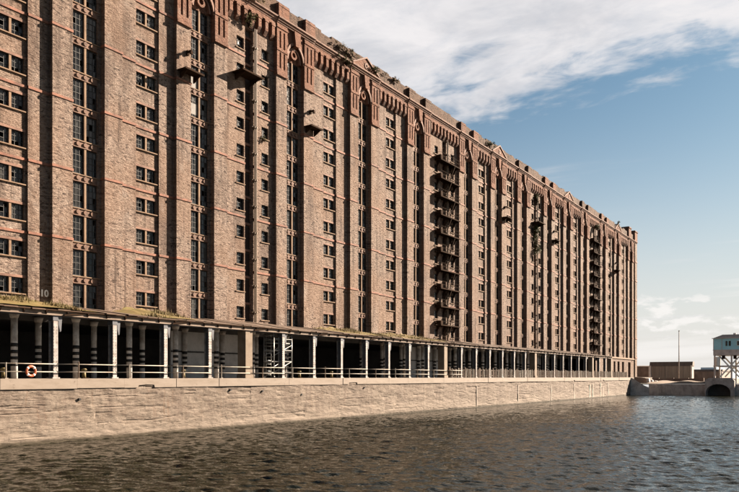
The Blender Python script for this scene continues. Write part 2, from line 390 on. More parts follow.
# ------------------------------------------------------------------ setting: water, ground, quay
WZ = -4.05
QE = -5.5                # quay edge
def axis_lines(a, b, step, lo, hi, coarse):
    l = list(np.arange(lo, a, coarse)) + list(np.arange(a, b, step)) + list(np.linspace(b, hi, max(2, int((hi-b)/coarse)+1)))
    return np.array(l)
def build_water():
    xs = np.concatenate([np.arange(-46, 8, 4.0), np.arange(8, 64, .085), np.arange(64, 110, .2), np.arange(110, 184.6, .4)])
    ys = np.concatenate([np.arange(-96, -52, 4.0), np.arange(-52, -5.1, .105)])
    X, Y = np.meshgrid(xs, ys, indexing='ij'); Z = np.zeros_like(X)
    rng = np.random.RandomState(5)
    # wind ripples: many short crests over a weak longer chop
    far = np.clip((X-60)/40, 0, 1)
    for i in range(80):
        lam = 0.30*(1.25/0.30)**(rng.rand()**1.1); th = R(212) + rng.randn()*0.5
        kx, ky = math.cos(th)*2*math.pi/lam, math.sin(th)*2*math.pi/lam
        amp = 0.0070*lam
        if lam < 0.85: amp = amp*(1-far)
        Z += amp*np.sin(kx*X+ky*Y+rng.rand()*6.28)
    gust = 0.97+0.25*np.sin(X*0.09+1.3*np.sin(Y*0.13))*np.sin(Y*0.21+0.7)*np.sin(X*0.031+Y*0.05+1)
    Z = Z*gust*(1-.3*far)
    nx, ny = X.shape
    verts = np.stack([X, Y, Z+WZ], -1).reshape(-1, 3)
    i = np.arange(nx-1)[:, None]*ny + np.arange(ny-1)[None, :]
    faces = np.stack([i, i+ny, i+ny+1, i+1], -1).reshape(-1, 4)
    me = bpy.data.meshes.new('water')
    me.vertices.add(len(verts)); me.vertices.foreach_set('co', verts.ravel())
    me.loops.add(faces.size); me.loops.foreach_set('vertex_index', faces.ravel().astype(np.int32))
    me.polygons.add(len(faces)); me.polygons.foreach_set('loop_start', np.arange(0, faces.size, 4, dtype=np.int32))
    me.polygons.foreach_set('use_smooth', np.ones(len(faces), dtype=bool))
    me.update(calc_edges=True); me.validate()
    me.materials.append(M['water'])
    tag(link('water', me), kind='structure')
build_water()
GZ = -1.45
g = MB()
xs = [-4000, -46, 184, 5000]; ys = [-4000, -96, -5.2, 5000]
for i in range(3):
    for j in range(3):
        if i == 1 and j == 1: continue
        g.quad((xs[i], ys[j], GZ), (xs[i+1], ys[j], GZ), (xs[i+1], ys[j+1], GZ), (xs[i], ys[j+1], GZ))
tag(g.build('ground', M['ground'], fix=False), kind='structure')
tag(MB().box(-46, 174, QE+0.5, 70, -1.4, 0.0).box(174, 215, -1.5, 70, -1.4, -0.004).build('quay', M['quayfloor']), kind='structure')
tag(MB().box(-46.5, 184.5, -96.5, -5, -9.2, -9.0).build('dock_floor', M['dark']), kind='structure')

# ------------------------------------------------------------------ dock wall with coping slabs
dw = empty('dock_wall', (60, QE, 0))
dw_off = dw.location
def child(mb, name, m, parent, smooth=False):
    o = mb.build(name, m, None, smooth); o.parent = parent
    o.matrix_parent_inverse = Matrix.Translation(parent.location).inverted()
    return o
tag(dw, 'long pale masonry dock wall with light coping below the warehouse', 'dock wall')
def fbm(u, v, octs, seed, gain=0.55):
    r_ = np.random.RandomState(seed); T = r_.rand(256, 256); out = np.zeros_like(u); a = 1.0
    for _ in range(octs):
        iu, iv = np.floor(u).astype(int), np.floor(v).astype(int); fu, fv = u-iu, v-iv; fu = fu*fu*(3-2*fu); fv = fv*fv*(3-2*fv)
        g_ = lambda i, j: T[i % 256, j % 256]
        out += a*((g_(iu, iv)*(1-fu)+g_(iu+1, iv)*fu)*(1-fv)+(g_(iu, iv+1)*(1-fu)+g_(iu+1, iv+1)*fu)*fv-.5); a *= gain; u = u*2.03+17.3; v = v*2.03+5.1
    return out
wm_ = MB(); wm_.box(-46, 174.2, QE+.16, QE+1.2, -9, -0.25); wm_.box(-46, 12.0, QE, QE+.3, -9, -.26)
child(wm_, 'wall_core', M['dockwall'], dw)
gx = np.concatenate([np.arange(11.9, 80, .13), np.arange(80, 174.3, .26)]); gz = np.concatenate([[-9.0, -5.0], np.arange(-4.6, -.24, .07)])
GX, GZ_ = np.meshgrid(gx, gz, indexing='ij')
rel = fbm(GX*.32, GZ_*1.5, 6, 3, .62)*.075                                   # worn beds and hollows
bed = np.abs(fbm(GX*.07, GZ_*1.25+3, 3, 8)); rel -= .05*np.exp(-(bed/.03)**2)*(fbm(GX*.4, GZ_*.2, 2, 9) > -.12)   # open bed joints
rel += fbm(GX*2.2, GZ_*3.6, 3, 12)*.026
V = np.stack([GX, QE-.02-np.clip(rel, -.12, .07), GZ_], -1).reshape(-1, 3); na, nb_ = GX.shape
ii = np.arange(na-1)[:, None]*nb_+np.arange(nb_-1)[None, :]
F = np.stack([ii, ii+nb_, ii+nb_+1, ii+1], -1).reshape(-1, 4)
me = bpy.data.meshes.new('wall_face'); me.from_pydata(V.tolist(), [], F.tolist()); me.materials.append(M['dockwall'])
wf = link('wall_face', me, dw); wf.matrix_parent_inverse = Matrix.Translation(dw.location).inverted()
x = -46.0; rr = random.Random(3)
while x < 174:
    L = rr.uniform(3.6, 5.4); x1 = min(x+L, 174.2)
    p = rr.uniform(0.07, 0.12); zt = rr.uniform(-0.012, 0.0); zb = -0.62-rr.uniform(0.0, 0.03)
    b = MB()
    if rr.random() < 0.10 or abs(x-33) < 2.0:            # slab with a broken lower edge
        c0 = x+rr.uniform(0.4, 1.2); c1 = c0+rr.uniform(0.6, 1.6); h = rr.uniform(0.15, 0.32)
        b.prism([(x+0.012, zb), (c0, zb), (c0+0.08, zb+h*0.8), ((c0+c1)/2, zb+h), (c1-0.05, zb+h*0.9), (c1, zb), (x1-0.012, zb), (x1-0.012, zt), (x+0.012, zt)], 'y', QE-p, QE+0.9)
    else:
        b.box(x+0.012, x1-0.012, QE-p, QE+0.9, zb, zt)
    child(b, 'coping_slab', M['coping'], dw)
    x = x1
# small dark scupper holes and white mineral runs, added as thin raised strips
for (sx, sz) in ((79, -1.35), (262, -1.1), (230, -0.95), (301, -1.5), (364, -1.0)):
    q = atY(sx, 377, QE); bb = MB(); bb.box(q.x-0.07, q.x+0.07, QE-0.12, QE+0.02, sz-0.07, sz+0.07); child(bb, 'drain_hole', M['black'], dw)
for sx, za, zb2, w in ((476.5, -0.7, -3.9, .10), (518, -0.7, -3.6, .12), (551, -0.9, -3.9, .20), (574, -0.7, -3.9, .28), (589.5, -0.9, -3.9, .30), (592.5, -0.9, -3.9, .30), (600.5, -0.6, -3.9, .32), (602.8, -1.4, -3.9, .28), (608, -0.7, -3.8, .25)):
    q = atY(sx, 377, QE); bb = MB(); bb.box(q.x-w*.5, q.x+w*.5, QE-0.075, QE+0.02, zb2, za-.4); child(bb, 'white_streak', M['strip'], dw)

# ------------------------------------------------------------------ the warehouse
WH = empty('warehouse', (110, 0.8, 0))
tag(WH, 'huge brown and red brick dockside warehouse with rows of small windows', 'warehouse')
WINV = Matrix.Translation(WH.location).inverted()
def wpart(mb, name, m, smooth=False):
    return child(mb, name, M[m], WH, smooth)
def wlink(name, me, loc, parent=None):
    o = bpy.data.objects.new(name, me); COL.objects.link(o)
    if parent is None:
        o.parent = WH; o.matrix_parent_inverse = WINV; o.location = loc
    else:
        o.parent = parent; o.location = loc
    return o
ZB = 4.55                                   # underside of the upper wall
ROW0, FL, NR = 6.98, 2.53, 11               # lintel height of the first row, storey height, rows
TOPS = [ROW0+FL*k for k in range(NR)]
BANDS = [10.06, 15.12, 20.18, 25.24, 30.30]
ZRED, ZCOR, ZPAR, ZTOP = 30.05, 35.25, 35.8, 37.35
TS = [20.1, 31.78, 43.34, 56.24, 69.14, 82.04, 97.04, 108.3, 119.4, 132.3, 143.5, 154.8, 169.3, 181.2]
TW, PW = 6.02, 1.62
XL, XR = 8.0, 203.0
TH = 1.88; AH = 1.08
GABLE = {1, 4, 7, 10, 13}
HOIST = {2: 'pipe', 5: 'escape', 8: 'ivy', 11: 'escape'}

def pierced(mb, x0, x1, y, z0, z1, ops, depth):
    """front face with rectangular openings and their reveals"""
    xs = sorted({x0, x1} | {v for o in ops for v in o[:2]}); zs = sorted({z0, z1} | {v for o in ops for v in o[2:]})
    for i in range(len(xs)-1):
        for j in range(len(zs)-1):
            cx, cz = (xs[i]+xs[i+1])/2, (zs[j]+zs[j+1])/2
            if any(o[0] < cx < o[1] and o[2] < cz < o[3] for o in ops): continue
            mb.quad((xs[i], y, zs[j]), (xs[i+1], y, zs[j]), (xs[i+1], y, zs[j+1]), (xs[i], y, zs[j+1]))
    for a, b, c, d in ops:
        yb = y+depth
        mb.quad((a, y, c), (a, yb, c), (a, yb, d), (a, y, d)); mb.quad((b, y, c), (b, y, d), (b, yb, d), (b, yb, c))
        mb.quad((a, y, c), (b, y, c), (b, yb, c), (a, yb, c)); mb.quad((a, y, d), (a, yb, d), (b, yb, d), (b, y, d))
    return mb
# --- window kit: shared meshes centred on the opening's bottom middle, front at y = 0
def frame_mesh(w, h, mull, cols, rows, lights):
    b = MB(); t = 0.055; lw = (w-mull*(lights-1))/lights
    for l in range(lights):
        a = -w/2+l*(lw+mull); e = a+lw
        b.box(a, a+t, 0, .07, 0, h); b.box(e-t, e, 0, .07, 0, h); b.box(a+t, e-t, 0, .07, 0, t); b.box(a+t, e-t, 0, .07, h-t, h)
        for c in range(1, cols): xx = a+lw*c/cols; b.box(xx-.018, xx+.018, .012, .058, t, h-t)
        for r in range(1, rows): zz2 = h*r/rows; b.box(a+t, e-t, .008, .062, zz2-.018, zz2+.018)
    return b.mesh('window', M['frame']), lw
def pane_mesh(lw, h, cols, rows, seed):
    r = random.Random(seed); b = MB(); t = .03
    gone = set(r.sample([(c, q) for c in range(cols) for q in range(rows)], r.choice([0, 1, 1, 2])))
    for c in range(cols):
        for q in range(rows):
            if (c, q) in gone: continue
            a, e = -lw/2+t+(lw-2*t)*c/cols, -lw/2+t+(lw-2*t)*(c+1)/cols; z0, z1 = t+(h-2*t)*q/rows, t+(h-2*t)*(q+1)/rows
            tx, tz = r.uniform(-.012, .012), r.uniform(-.012, .012)
            b.quad((a, .04-tx-tz, z0), (e, .04+tx-tz, z0), (e, .04+tx+tz, z1), (a, .04-tx+tz, z1))
    return b.mesh('pane', M['glass'], fix=False)
TFR, TLW = frame_mesh(2.1, TH, .17, 3, 4, 2)
AFR, ALW = frame_mesh(2.0, AH, .17, 3, 3, 2)
SFR, SLW = frame_mesh(1.0, AH, .0, 3, 3, 1)
TP = [pane_mesh(TLW, TH, 3, 4, i) for i in range(9)]; AP = [pane_mesh(ALW, AH, 3, 3, 20+i) for i in range(9)]; SP = [pane_mesh(SLW, AH, 3, 3, 40+i) for i in range(6)]
T_MUL = MB().box(-.085, .085, -.11, .1, 0, TH).mesh('mullion', M['stone']); A_MUL = MB().box(-.085, .085, -.12, .1, 0, AH).mesh('mullion', M['stone'])
def sill_mesh(w): return MB().prism([(-.26, -.10), (-.26, -.02), (-.02, .0), (-.02, -.10)], 'x', -w/2-.12, w/2+.12).mesh('sill', M['stone'])
def lint_mesh(w): return MB().box(-w/2-.16, w/2+.16, -.19, -.02, .0, .17).mesh('lintel', M['terra'])
A_SILL, A_LINT, S_SILL, S_LINT, T_SILL = sill_mesh(2.0), lint_mesh(2.0), sill_mesh(1.0), lint_mesh(1.0), MB().prism([(-.17, -.10), (-.17, -.03), (-.02, .0), (-.02, -.10)], 'x', -1.3, 1.3).mesh('sill', M['stone'])
BOARD = MB().box(-TLW/2+.03, TLW/2-.03, .0, .02, .05, 1.0).mesh('window_board', M['board'])
WINS = []                       # (x, y, z, kind): decided after all bays are laid out
# --- spandrel under a tall window: terracotta panel with three bosses
b = MB(); b.box(-1.05, 1.05, 0, .1, .0, .55)
for xx in (-.62, 0, .62):
    b.prism([(xx+.17*math.cos(a*math.pi/4), .28+.17*math.sin(a*math.pi/4)) for a in range(8)], 'y', -.09, 0.005)
b.box(-1.05, 1.05, -.05, 0.004, .0, .06); b.box(-1.05, 1.05, -.05, 0.004, .49, .55)
SPAN = b.mesh('spandrel', M['spandrel'])
# --- red pilaster head with two tiers of sunk slots
b = MB()
ops = [(.38, .62, .75, 2.35), (1.0, 1.24, .75, 2.35), (.38, .62, 2.75, 4.45), (1.0, 1.24, 2.75, 4.45)]
pierced(b, 0, PW, -.10, 0, ZCOR-ZRED, ops, .20)
b.quad((.2, .095, .5), (1.4, .095, .5), (1.4, .095, 4.8), (.2, .095, 4.8))
b.quad((0, -.10, 0), (0, .9, 0), (0, .9, ZCOR-ZRED), (0, -.10, ZCOR-ZRED)); b.quad((PW, -.10, 0), (PW, .9, 0), (PW, .9, ZCOR-ZRED), (PW, -.10, ZCOR-ZRED))
b.quad((0, -.10, 0), (PW, -.10, 0), (PW, .5, 0), (0, .5, 0))
b.box(-.03, PW+.03, -.16, -.09, 2.45, 2.65); b.box(-.03, PW+.03, -.17, -.09, .0, .2); b.box(-.03, PW+.03, -.17, -.09, 4.7, 4.95)
HEAD = b.mesh('pilaster_head', M['red'], fix=False)
# --- arch over a tall window strip
OW = TW-2*PW
b = MB(); n = 14; rad = OW/2-.12; zc = 32.36
arc = [(OW/2+rad*math.cos(math.pi*i/n), zc+rad*math.sin(math.pi*i/n)*1.25) for i in range(n+1)]
for i in range(n):
    (xa, za), (xb, zb_) = arc[i], arc[i+1]
    b.quad((xa, .03, za), (xa, .03, ZCOR), (xb, .03, ZCOR), (xb, .03, zb_))
    b.quad((xa, .03, za), (xb, .03, zb_), (xb, .45, zb_), (xa, .45, za))
b.quad((0, .03, zc-.3), (0.12, .03, zc-.3), (.12, .03, ZCOR), (0, .03, ZCOR)); b.quad((OW-.12, .03, zc-.3), (OW, .03, zc-.3), (OW, .03, ZCOR), (OW-.12, .03, ZCOR))
ARCH = b.mesh('arch', M['red'], fix=False)
b = MB()
def ring(b, cx, cz, r0, r1, y0, y1, k, a0=0, a1=2*math.pi, sz=1.0):
    full = abs(a1-a0-2*math.pi) < 1e-6
    for i in range(k):
        A, B = a0+(a1-a0)*i/k, a0+(a1-a0)*(i+1)/k
        p = [(cx+r*math.cos(t), cz+r*math.sin(t)*sz) for r in (r0, r1) for t in (A, B)]
        b.quad((p[0][0], y0, p[0][1]), (p[2][0], y0, p[2][1]), (p[3][0], y0, p[3][1]), (p[1][0], y0, p[1][1]))
        b.quad((p[2][0], y0, p[2][1]), (p[2][0], y1, p[2][1]), (p[3][0], y1, p[3][1]), (p[3][0], y0, p[3][1]))
        b.quad((p[0][0], y0, p[0][1]), (p[1][0], y0, p[1][1]), (p[1][0], y1, p[1][1]), (p[0][0], y1, p[0][1]))
ring(b, OW/2, zc, rad-.02, rad+.2, -.06, .05, 14, 0, math.pi, 1.25)
ring(b, OW/2, zc, rad-.34, rad-.18, .14, .46, 14, 0, math.pi, 1.25)
AROLL = b.mesh('arch_moulding', M['terra'], fix=False)
b = MB(); ring(b, OW/2, 33.05, .26, .48, .18, .46, 14)
ROUND = b.mesh('roundel', M['red'], fix=False)
KEY = MB().prism([(OW/2-.28, 33.75), (OW/2+.28, 33.75), (OW/2+.52, ZCOR-.01), (OW/2-.52, ZCOR-.01)], 'y', -.32, .4).mesh('keystone', M['red'])

def t_bay(i, X0, w_end=None):
    # brick pilasters
    for xa in (X0, X0+TW-PW):
        wpart(MB().box(xa, xa+PW, 0, .9, ZB, ZRED), 'pilaster', 'brick')
        wlink('pilaster_head', HEAD, (xa, 0, ZRED))
        for zb_ in BANDS[:4]: wpart(MB().box(xa-.05, xa+PW+.05, -.06, .5, zb_, zb_+.18), 'string_course', 'band')
    ox = X0+PW
    # margins beside the window strip
    for a, e in ((ox, ox+.34), (ox+OW-.34, ox+OW)):
        wpart(MB().box(a, e, .45, .9, ZB, 32.35), 'window_jamb', 'brick')
    wpart(MB().box(ox, ox+OW, .46, .9, 32.30, ZCOR), 'tympanum', 'red')
    wlink('arch', ARCH, (ox, 0, 0)); wlink('arch_moulding', AROLL, (ox, 0, 0)); wlink('roundel', ROUND, (ox, 0, 0)); wlink('keystone', KEY, (ox, 0, 0))
    xc = X0+TW/2
    wpart(MB().box(xc-1.06, xc+1.06, .46, .9, ZB, TOPS[0]-TH-.04), 'apron', 'brick')
    for k, t in enumerate(TOPS):
        WINS.append((xc, .55, t-TH, 'T', i, k))
        if k < NR-1: wlink('spandrel', SPAN, (xc, .47, t+.05))
def corbels(x0, x1):
    b = MB(); w = x1-x0; nn = max(4, int(round(w/1.05))); st = w/nn
    b.box(x0, x1, -.02, .9, 34.85, ZCOR)
    wpart(b, 'corbel_band', 'red')
    for q in range(nn):
        c = x0+st*(q+.5)
        cb = MB(); cb.prism([(-.06, 34.85), (.37, 34.85), (.37, 33.3), (.25, 33.3), (-.06, 33.75)], 'x', c-st*.21, c+st*.21)
        cb.box(c-st*.3, c+st*.3, -.10, .36, 34.62, 34.84)
        wpart(cb, 'corbel', 'red')
def bands(x0, x1, y, extra=()):
    for z in BANDS: wpart(MB().box(x0, x1, y-.07, y+.05, z, z+.18), 'string_course', 'band')
def a_bay(i, X1, X2):
    xc = (X1+X2)/2; hw = 1.18
    wpart(MB().box(X1, xc-hw, .36, .9, ZB, 34.9), 'wall_strip', 'brick'); wpart(MB().box(xc+hw, X2, .36, .9, ZB, 34.9), 'wall_strip', 'brick')
    b = pierced(MB(), xc-hw, xc+hw, .53, ZB, 34.9, [(xc-1, xc+1, t-AH, t) for t in TOPS], .3)
    wpart(b, 'wall_panel', 'brick')
    for k, t in enumerate(TOPS): WINS.append((xc, .67, t-AH, 'A', i, k))
    bands(X1, xc-hw, .36); bands(xc-hw, xc+hw, .53); bands(xc+hw, X2, .36); corbels(X1, X2)
def h_bay(i, X1, X2, style):
    mid = (X1+X2)/2; wide = X2-X1 > 8
    xc, wl, wr = (mid+.4, mid-1.95, mid+2.95) if wide else (mid-.15, mid-1.32, mid+2.15)
    ops = [(c-.5, c+.5, t-AH-.25, t-.25) for t in TOPS for c in (wl, wr)] + [(xc-.55, xc+.55, ZB+.3, 33.2)]
    wpart(pierced(MB(), X1, X2, .36, ZB, 34.9, ops, .5), 'wall_panel', 'brick')
    for k, t in enumerate(TOPS):
        for c in (wl, wr): WINS.append((c, .53, t-AH-.25, 'S', i, k))
        wlink('loading_door', DOOR, (xc, .78, t-2.25)); wlink('door_lintel', DLINT, (xc, .55, t+.02))
    wpart(MB().box(xc-.55, xc+.55, .84, .9, ZB, 33.3), 'loophole_back', 'dark')
    bands(X1, xc-.55, .36); bands(xc+.55, X2, .36); corbels(X1, X2)
    # rain-water pipes with collars
    for px_, r in ((xc+.80, .10), (xc+.60, .06)):
        p = MB(); p.tube((px_, .18, 5.0), (px_, .18, 33.4), r, 8)
        for z in np.arange(6.2, 33, FL): p.tube((px_, .18, z), (px_, .18, z+.16), r+.05, 8); p.box(px_-.25, px_+.25, .2, .36, z+.03, z+.12)
        wpart(p, 'drainpipe', 'lead')
    return xc
DOOR = MB().box(-.53, .53, 0, .05, 0, 2.1).box(-.53, .53, -.03, 0.002, .35, .5).box(-.53, .53, -.03, 0.002, 1.5, 1.65).box(-.03, .03, -.02, 0.002, 0, 2.1).mesh('loading_door', M['door'])
DLINT = MB().box(-.54, .54, 0, .3, 0, .2).mesh('door_lintel', M['terra'])

t_x = [(x, x+TW) for x in TS]
a_bay(-1, XL, TS[0])
HX = {}
for i, X0 in enumerate(TS):
    t_bay(i, X0)
    nxt = TS[i+1] if i+1 < len(TS) else 194.2
    if i in HOIST: HX[i] = h_bay(i, X0+TW, nxt, HOIST[i])
    else: a_bay(i, X0+TW, nxt)
# corner tower at the far end
t_bay(14, 194.2)
for xa, xb, y in ((194.2+TW, XR, 0.0),):
    wpart(MB().box(xa, xb, .25, .9, 0, ZCOR), 'wall_strip', 'brick'); bands(xa, xb, .25)
    wpart(MB().box(201.2, XR+.2, -.15, 1.9, 0, ZCOR), 'corner_pilaster', 'brick')
    for z in BANDS+[5.0]: wpart(MB().box(201.1, XR+.3, -.25, 2.0, z, z+.26), 'string_course', 'band')
for xa, xb in ((194.3, 196.6), (200.6, XR+.3)):
    wpart(MB().box(xa, xb, -.25, 1.6, ZPAR, 38.6).box(xa-.12, xb+.12, -.37, 1.72, 38.2, 38.45), 'corner_pier', 'red')
# cornice, parapet, piers and gables, bay by bay
def cornice(x0, x1, y):
    pr = [(y+.9, ZCOR), (y-.10, ZCOR), (y-.12, ZCOR+.14), (y-.22, ZCOR+.18), (y-.24, ZCOR+.34), (y-.36, ZCOR+.38), (y-.38, ZCOR+.52), (y+.9, ZCOR+.58)]
    wpart(MB().prism(pr, 'x', x0, x1), 'cornice', 'terra')
def parapet(x0, x1, rnd):
    # top course uneven where bricks are gone
    pts = [(x0, ZPAR-.05)]; pts.append((x1, ZPAR-.05)); xx = x1
    while xx > x0+.01:
        z = ZTOP+rnd.choice([0, 0, 0, .08, .1, -.1, -.2])+rnd.uniform(-.03, .03); L = rnd.uniform(.8, 2.6); xn = max(x0, xx-L)
        pts += [(xx, z), (xn, z)]; xx = xn
    wpart(MB().prism(pts, 'y', .10, .85), 'parapet', 'parapet')
rp = random.Random(11)
ends = [XL]+[v for t in t_x for v in t]+[194.2, XR]
for q in range(len(ends)-1):
    x0, x1 = ends[q], ends[q+1]; ist = q % 2 == 1
    cornice(x0+.003, x1-.003, -.06 if ist else .04)
    if x0 >= 194.2: parapet(196.6, 200.6, rp)
    else: parapet(x0, x1, rp)
for i, X0 in enumerate(TS):
    if i in GABLE:
        xc = X0+TW/2; bb = MB()
        bb.prism([(xc-2.7, ZPAR-.02), (xc+2.7, ZPAR-.02), (xc+2.7, 35.95), (xc, 37.25), (xc-2.7, 35.95)], 'y', -.2, .7)
        go = wpart(bb, 'gable', 'red')
        mb_ = MB()
        for s in (-1, 1): mb_.prism([(xc+s*2.85, 35.88), (xc+s*2.85, 36.06), (xc, 37.46), (xc, 37.27)], 'y', -.32, .75)
        wpart(mb_, 'gable_moulding', 'terra')
        mb_ = MB(); ring(mb_, xc, 36.4, .16, .36, -.27, -.19, 12); wpart(mb_, 'gable_roundel', 'terra')
    else:
        for xa in (X0+.05, X0+TW-PW-.05):
            wpart(MB().box(xa, xa+PW, -.30, .9, ZPAR-.02, 37.2+rp.uniform(-.10, .08)).box(xa-.04, xa+PW+.04, -.33, .94, 36.86, 36.96), 'parapet_pier', 'parapet' if i % 3 == 2 else 'red')
# body of the building: roof, end walls, back wall, ground-floor ceiling and depth
wpart(MB().box(XL, XR-.1, .9, 50, 36.4, 36.7), 'flat_roof', 'slate')
wpart(MB().box(XR-.6, XR, .9, 50, 0, 36.4), 'end_wall', 'brick'); wpart(MB().box(XL-.02, XL+.5, .88, 50, 0, 37.0), 'end_wall', 'brick'); wpart(MB().box(XL+.5, XR-.6, 49.5, 50, 0, 36.4), 'back_wall', 'brick')
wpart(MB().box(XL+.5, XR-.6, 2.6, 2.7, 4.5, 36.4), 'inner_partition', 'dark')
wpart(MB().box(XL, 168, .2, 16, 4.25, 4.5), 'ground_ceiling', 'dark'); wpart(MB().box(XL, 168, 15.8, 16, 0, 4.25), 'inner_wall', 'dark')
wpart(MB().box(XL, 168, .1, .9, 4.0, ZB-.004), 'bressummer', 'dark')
# plastered infill walls seen under the canopy, solid ground floor at the far end with tall doorways
for xa, xb, Y in ((171, 249, .25), (408, 446, .3)):
    a, e = atY(xa, 377, Y).x, atY(xb, 377, Y).x
    wpart(MB().box(a, e, Y, Y+.2, 0, 3.99), 'infill_wall', 'plaster')
    ib = MB(); ib.box(a, e, Y-.06, Y, 1.0, 1.12); ib.box(a, e, Y-.06, Y, 2.2, 2.34)
    wpart(ib, 'infill_rail', 'black')
fx = 166.0; ops = []
for xm, hw in ((614.5, .8), (618.5, 1.0), (623, 1.0), (629.3, 1.3)):
    c = atY(xm, 377, .1).x; ops.append((c-hw, c+hw, 0, 3.9))
wpart(pierced(MB(), fx, XR-1.9, .1, 0, ZB+.02, ops, .9), 'ground_wall', 'brick')
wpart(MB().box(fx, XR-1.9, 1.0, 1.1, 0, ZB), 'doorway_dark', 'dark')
wpart(MB().box(fx, XR-1.9, -.06, .3, ZB+.03, ZB+.4), 'ground_cornice', 'stone')
# windows: the 300 nearest as parts with panes, sills and lintels, the rest as one part
WINS.sort(key=lambda w: (w[0])**2 + (w[2]*1.0)**2)
# in the frame first: those left of the picture are not shown
def shown(w):
    d = (w[0]-CAM.x)*FX+(w[1]-CAM.y)*FY; u = ((w[0]-CAM.x)*FY-(w[1]-CAM.y)*FX)/d*739+369.5; v = 377-(w[2]+1)/d*739
    return u > -14 and v > -14
vis = [w for w in WINS if shown(w)]; hid = [w for w in WINS if not shown(w)]
rw = random.Random(21)
KIT = {'T': (TFR, TP, T_MUL, TLW, T_SILL, None, TH, 2.1), 'A': (AFR, AP, A_MUL, ALW, A_SILL, A_LINT, AH, 2.0), 'S': (SFR, SP, None, SLW, S_SILL, S_LINT, AH, 1.0)}
for w in vis[:300]:
    fr, pn, mu, lw, si, li, h, wd = KIT[w[3]]
    o = wlink('window', fr, (w[0], w[1], w[2]))
    offs = (-.5*(lw+.17), .5*(lw+.17)) if mu else (0,)
    for q in offs: wlink('pane', rw.choice(pn), (q, 0, 0), o)
    if mu: wlink('mullion', mu, (0, 0, 0), o)
    wlink('sill', si, (0, 0 if w[3] != 'T' else .02, 0), o)
    if li: wlink('lintel', li, (0, .03, h), o)
    if w[3] == 'T' and w[4] == 2 and w[5] in (7, 8): wlink('window_board', BOARD, (offs[0], 0, .2 if w[5] == 7 else 0), o)
    if rw.random() < .012 and w[3] == 'T': wlink('window_board', BOARD, (rw.choice(offs), 0, 0), o)
def merged(name, items, get, m):
    V, F = [], []; nv = 0
    for w in items:
        for me, ox in get(w):
            V += [(v.co.x+w[0]+ox, v.co.y+w[1], v.co.z+w[2]) for v in me.vertices]; F += [tuple(nv+k for k in p.vertices) for p in me.polygons]; nv += len(me.vertices)
    me = bpy.data.meshes.new(name); me.from_pydata(V, [], F); me.materials.append(m)
    o = wlink(name, me, (0, 0, 0)); o['kind'] = 'stuff'; return o
rest = vis[300:]+hid
if rest:
    def offs_of(w): lw = KIT[w[3]][3]; return (-.5*(lw+.17), .5*(lw+.17)) if KIT[w[3]][2] else (0,)
    fo = merged('far_window_frames', rest, lambda w: [(KIT[w[3]][0], 0)], M['frame'])
    merged('far_window_panes', rest, lambda w: [(rw.choice(KIT[w[3]][1]), q) for q in offs_of(w)], M['glass'])
    merged('far_window_stone', rest, lambda w: [(me, 0) for me in (KIT[w[3]][2], KIT[w[3]][4]) if me], M['stone'])
# painted bay number
cu = bpy.data.curves.new('bay_number', 'FONT'); cu.body = '10'; cu.size = .68; cu.offset = .018; cu.extrude = .004; cu.align_x = 'CENTER'
tmp = bpy.data.objects.new('tmp_text', cu); COL.objects.link(tmp); bpy.context.view_layer.update()
me = bpy.data.meshes.new_from_object(tmp.evaluated_get(bpy.context.evaluated_depsgraph_get())); bpy.data.objects.remove(tmp)
me.materials.clear(); me.materials.append(M['white'])
q = atY(44.3, 296.5, .35); o = wlink('bay_number', me, (q.x, .352, q.z)); o.rotation_euler = (R(90), 0, 0)

# ------------------------------------------------------------------ quay canopy
CN = empty('quay_canopy', (90, -2.5, 0))
tag(CN, 'rusting lean-to canopy on white riveted posts along the quay', 'canopy')
def cpart(mb, name, m, smooth=False): return child(mb, name, M[m], CN, smooth)
CINV = Matrix.Translation(CN.location).inverted()
def clink(name, me, loc, parent=None):
    o = bpy.data.objects.new(name, me); COL.objects.link(o); o.location = loc
    if parent is None: o.parent = CN; o.matrix_parent_inverse = CINV
    else: o.parent = parent
    return o
CS, C0 = 4.5255, 28.63
CY = -5.06
ks = list(range(-4, 30)); PIER = {4, 12, 19, 26, 29}
colm = MB(); colm.box(-.16, .16, 0, .04, 0, 4.0); colm.box(-.03, .03, .04, .46, 0, 4.0); colm.box(-.16, .16, .46, .5, 0, 4.0); colm.box(-.26, .26, -.06, .6, 0.0, .08)
COLM = colm.mesh('post', M['steel'])
bk = MB(); bk.box(-.2, .2, .0-.02, .52, 3.7, 4.02); bk.prism([(.24, 3.45), (.36, 3.0), (.42, 3.05), (.5, 4.0), (.24, 4.0)], 'y', .05, .35)
BRK = bk.mesh('post_head', M['bluesteel'])
rv = MB()
for z in np.arange(.3, 3.5, .2):
    for s in (-.10, .10): rv.box(s-.022, s+.022, -.02, .0, z-.022, z+.022)
RVT = rv.mesh('rivets', M['steel'])
WEBM = MB().box(-.036, -.031, .05, .45, .12, 3.65).mesh('web_shade', M['bluesteel'])  # dark sheet painting the shade on the near side of the web
PIERM = MB().box(-.42, .42, 0, .9, 0, 4.0).box(-.5, .5, -.06, .96, 0, .3).mesh('concrete_pier', M['concrete'])
for k in ks:
    x = C0+CS*k
    if k in PIER: clink('concrete_pier', PIERM, (x, CY, 0)); continue
    o = clink('post', COLM, (x, CY, 0)); clink('post_head', BRK, (0, 0, 0), o)
    r_ = clink('rivets', RVT, (0, 0, 0), o); clink('web_shade', WEBM, (0, 0, 0), o)
rc = random.Random(9)
x_a, x_b = C0+CS*ks[0], C0+CS*ks[-1]
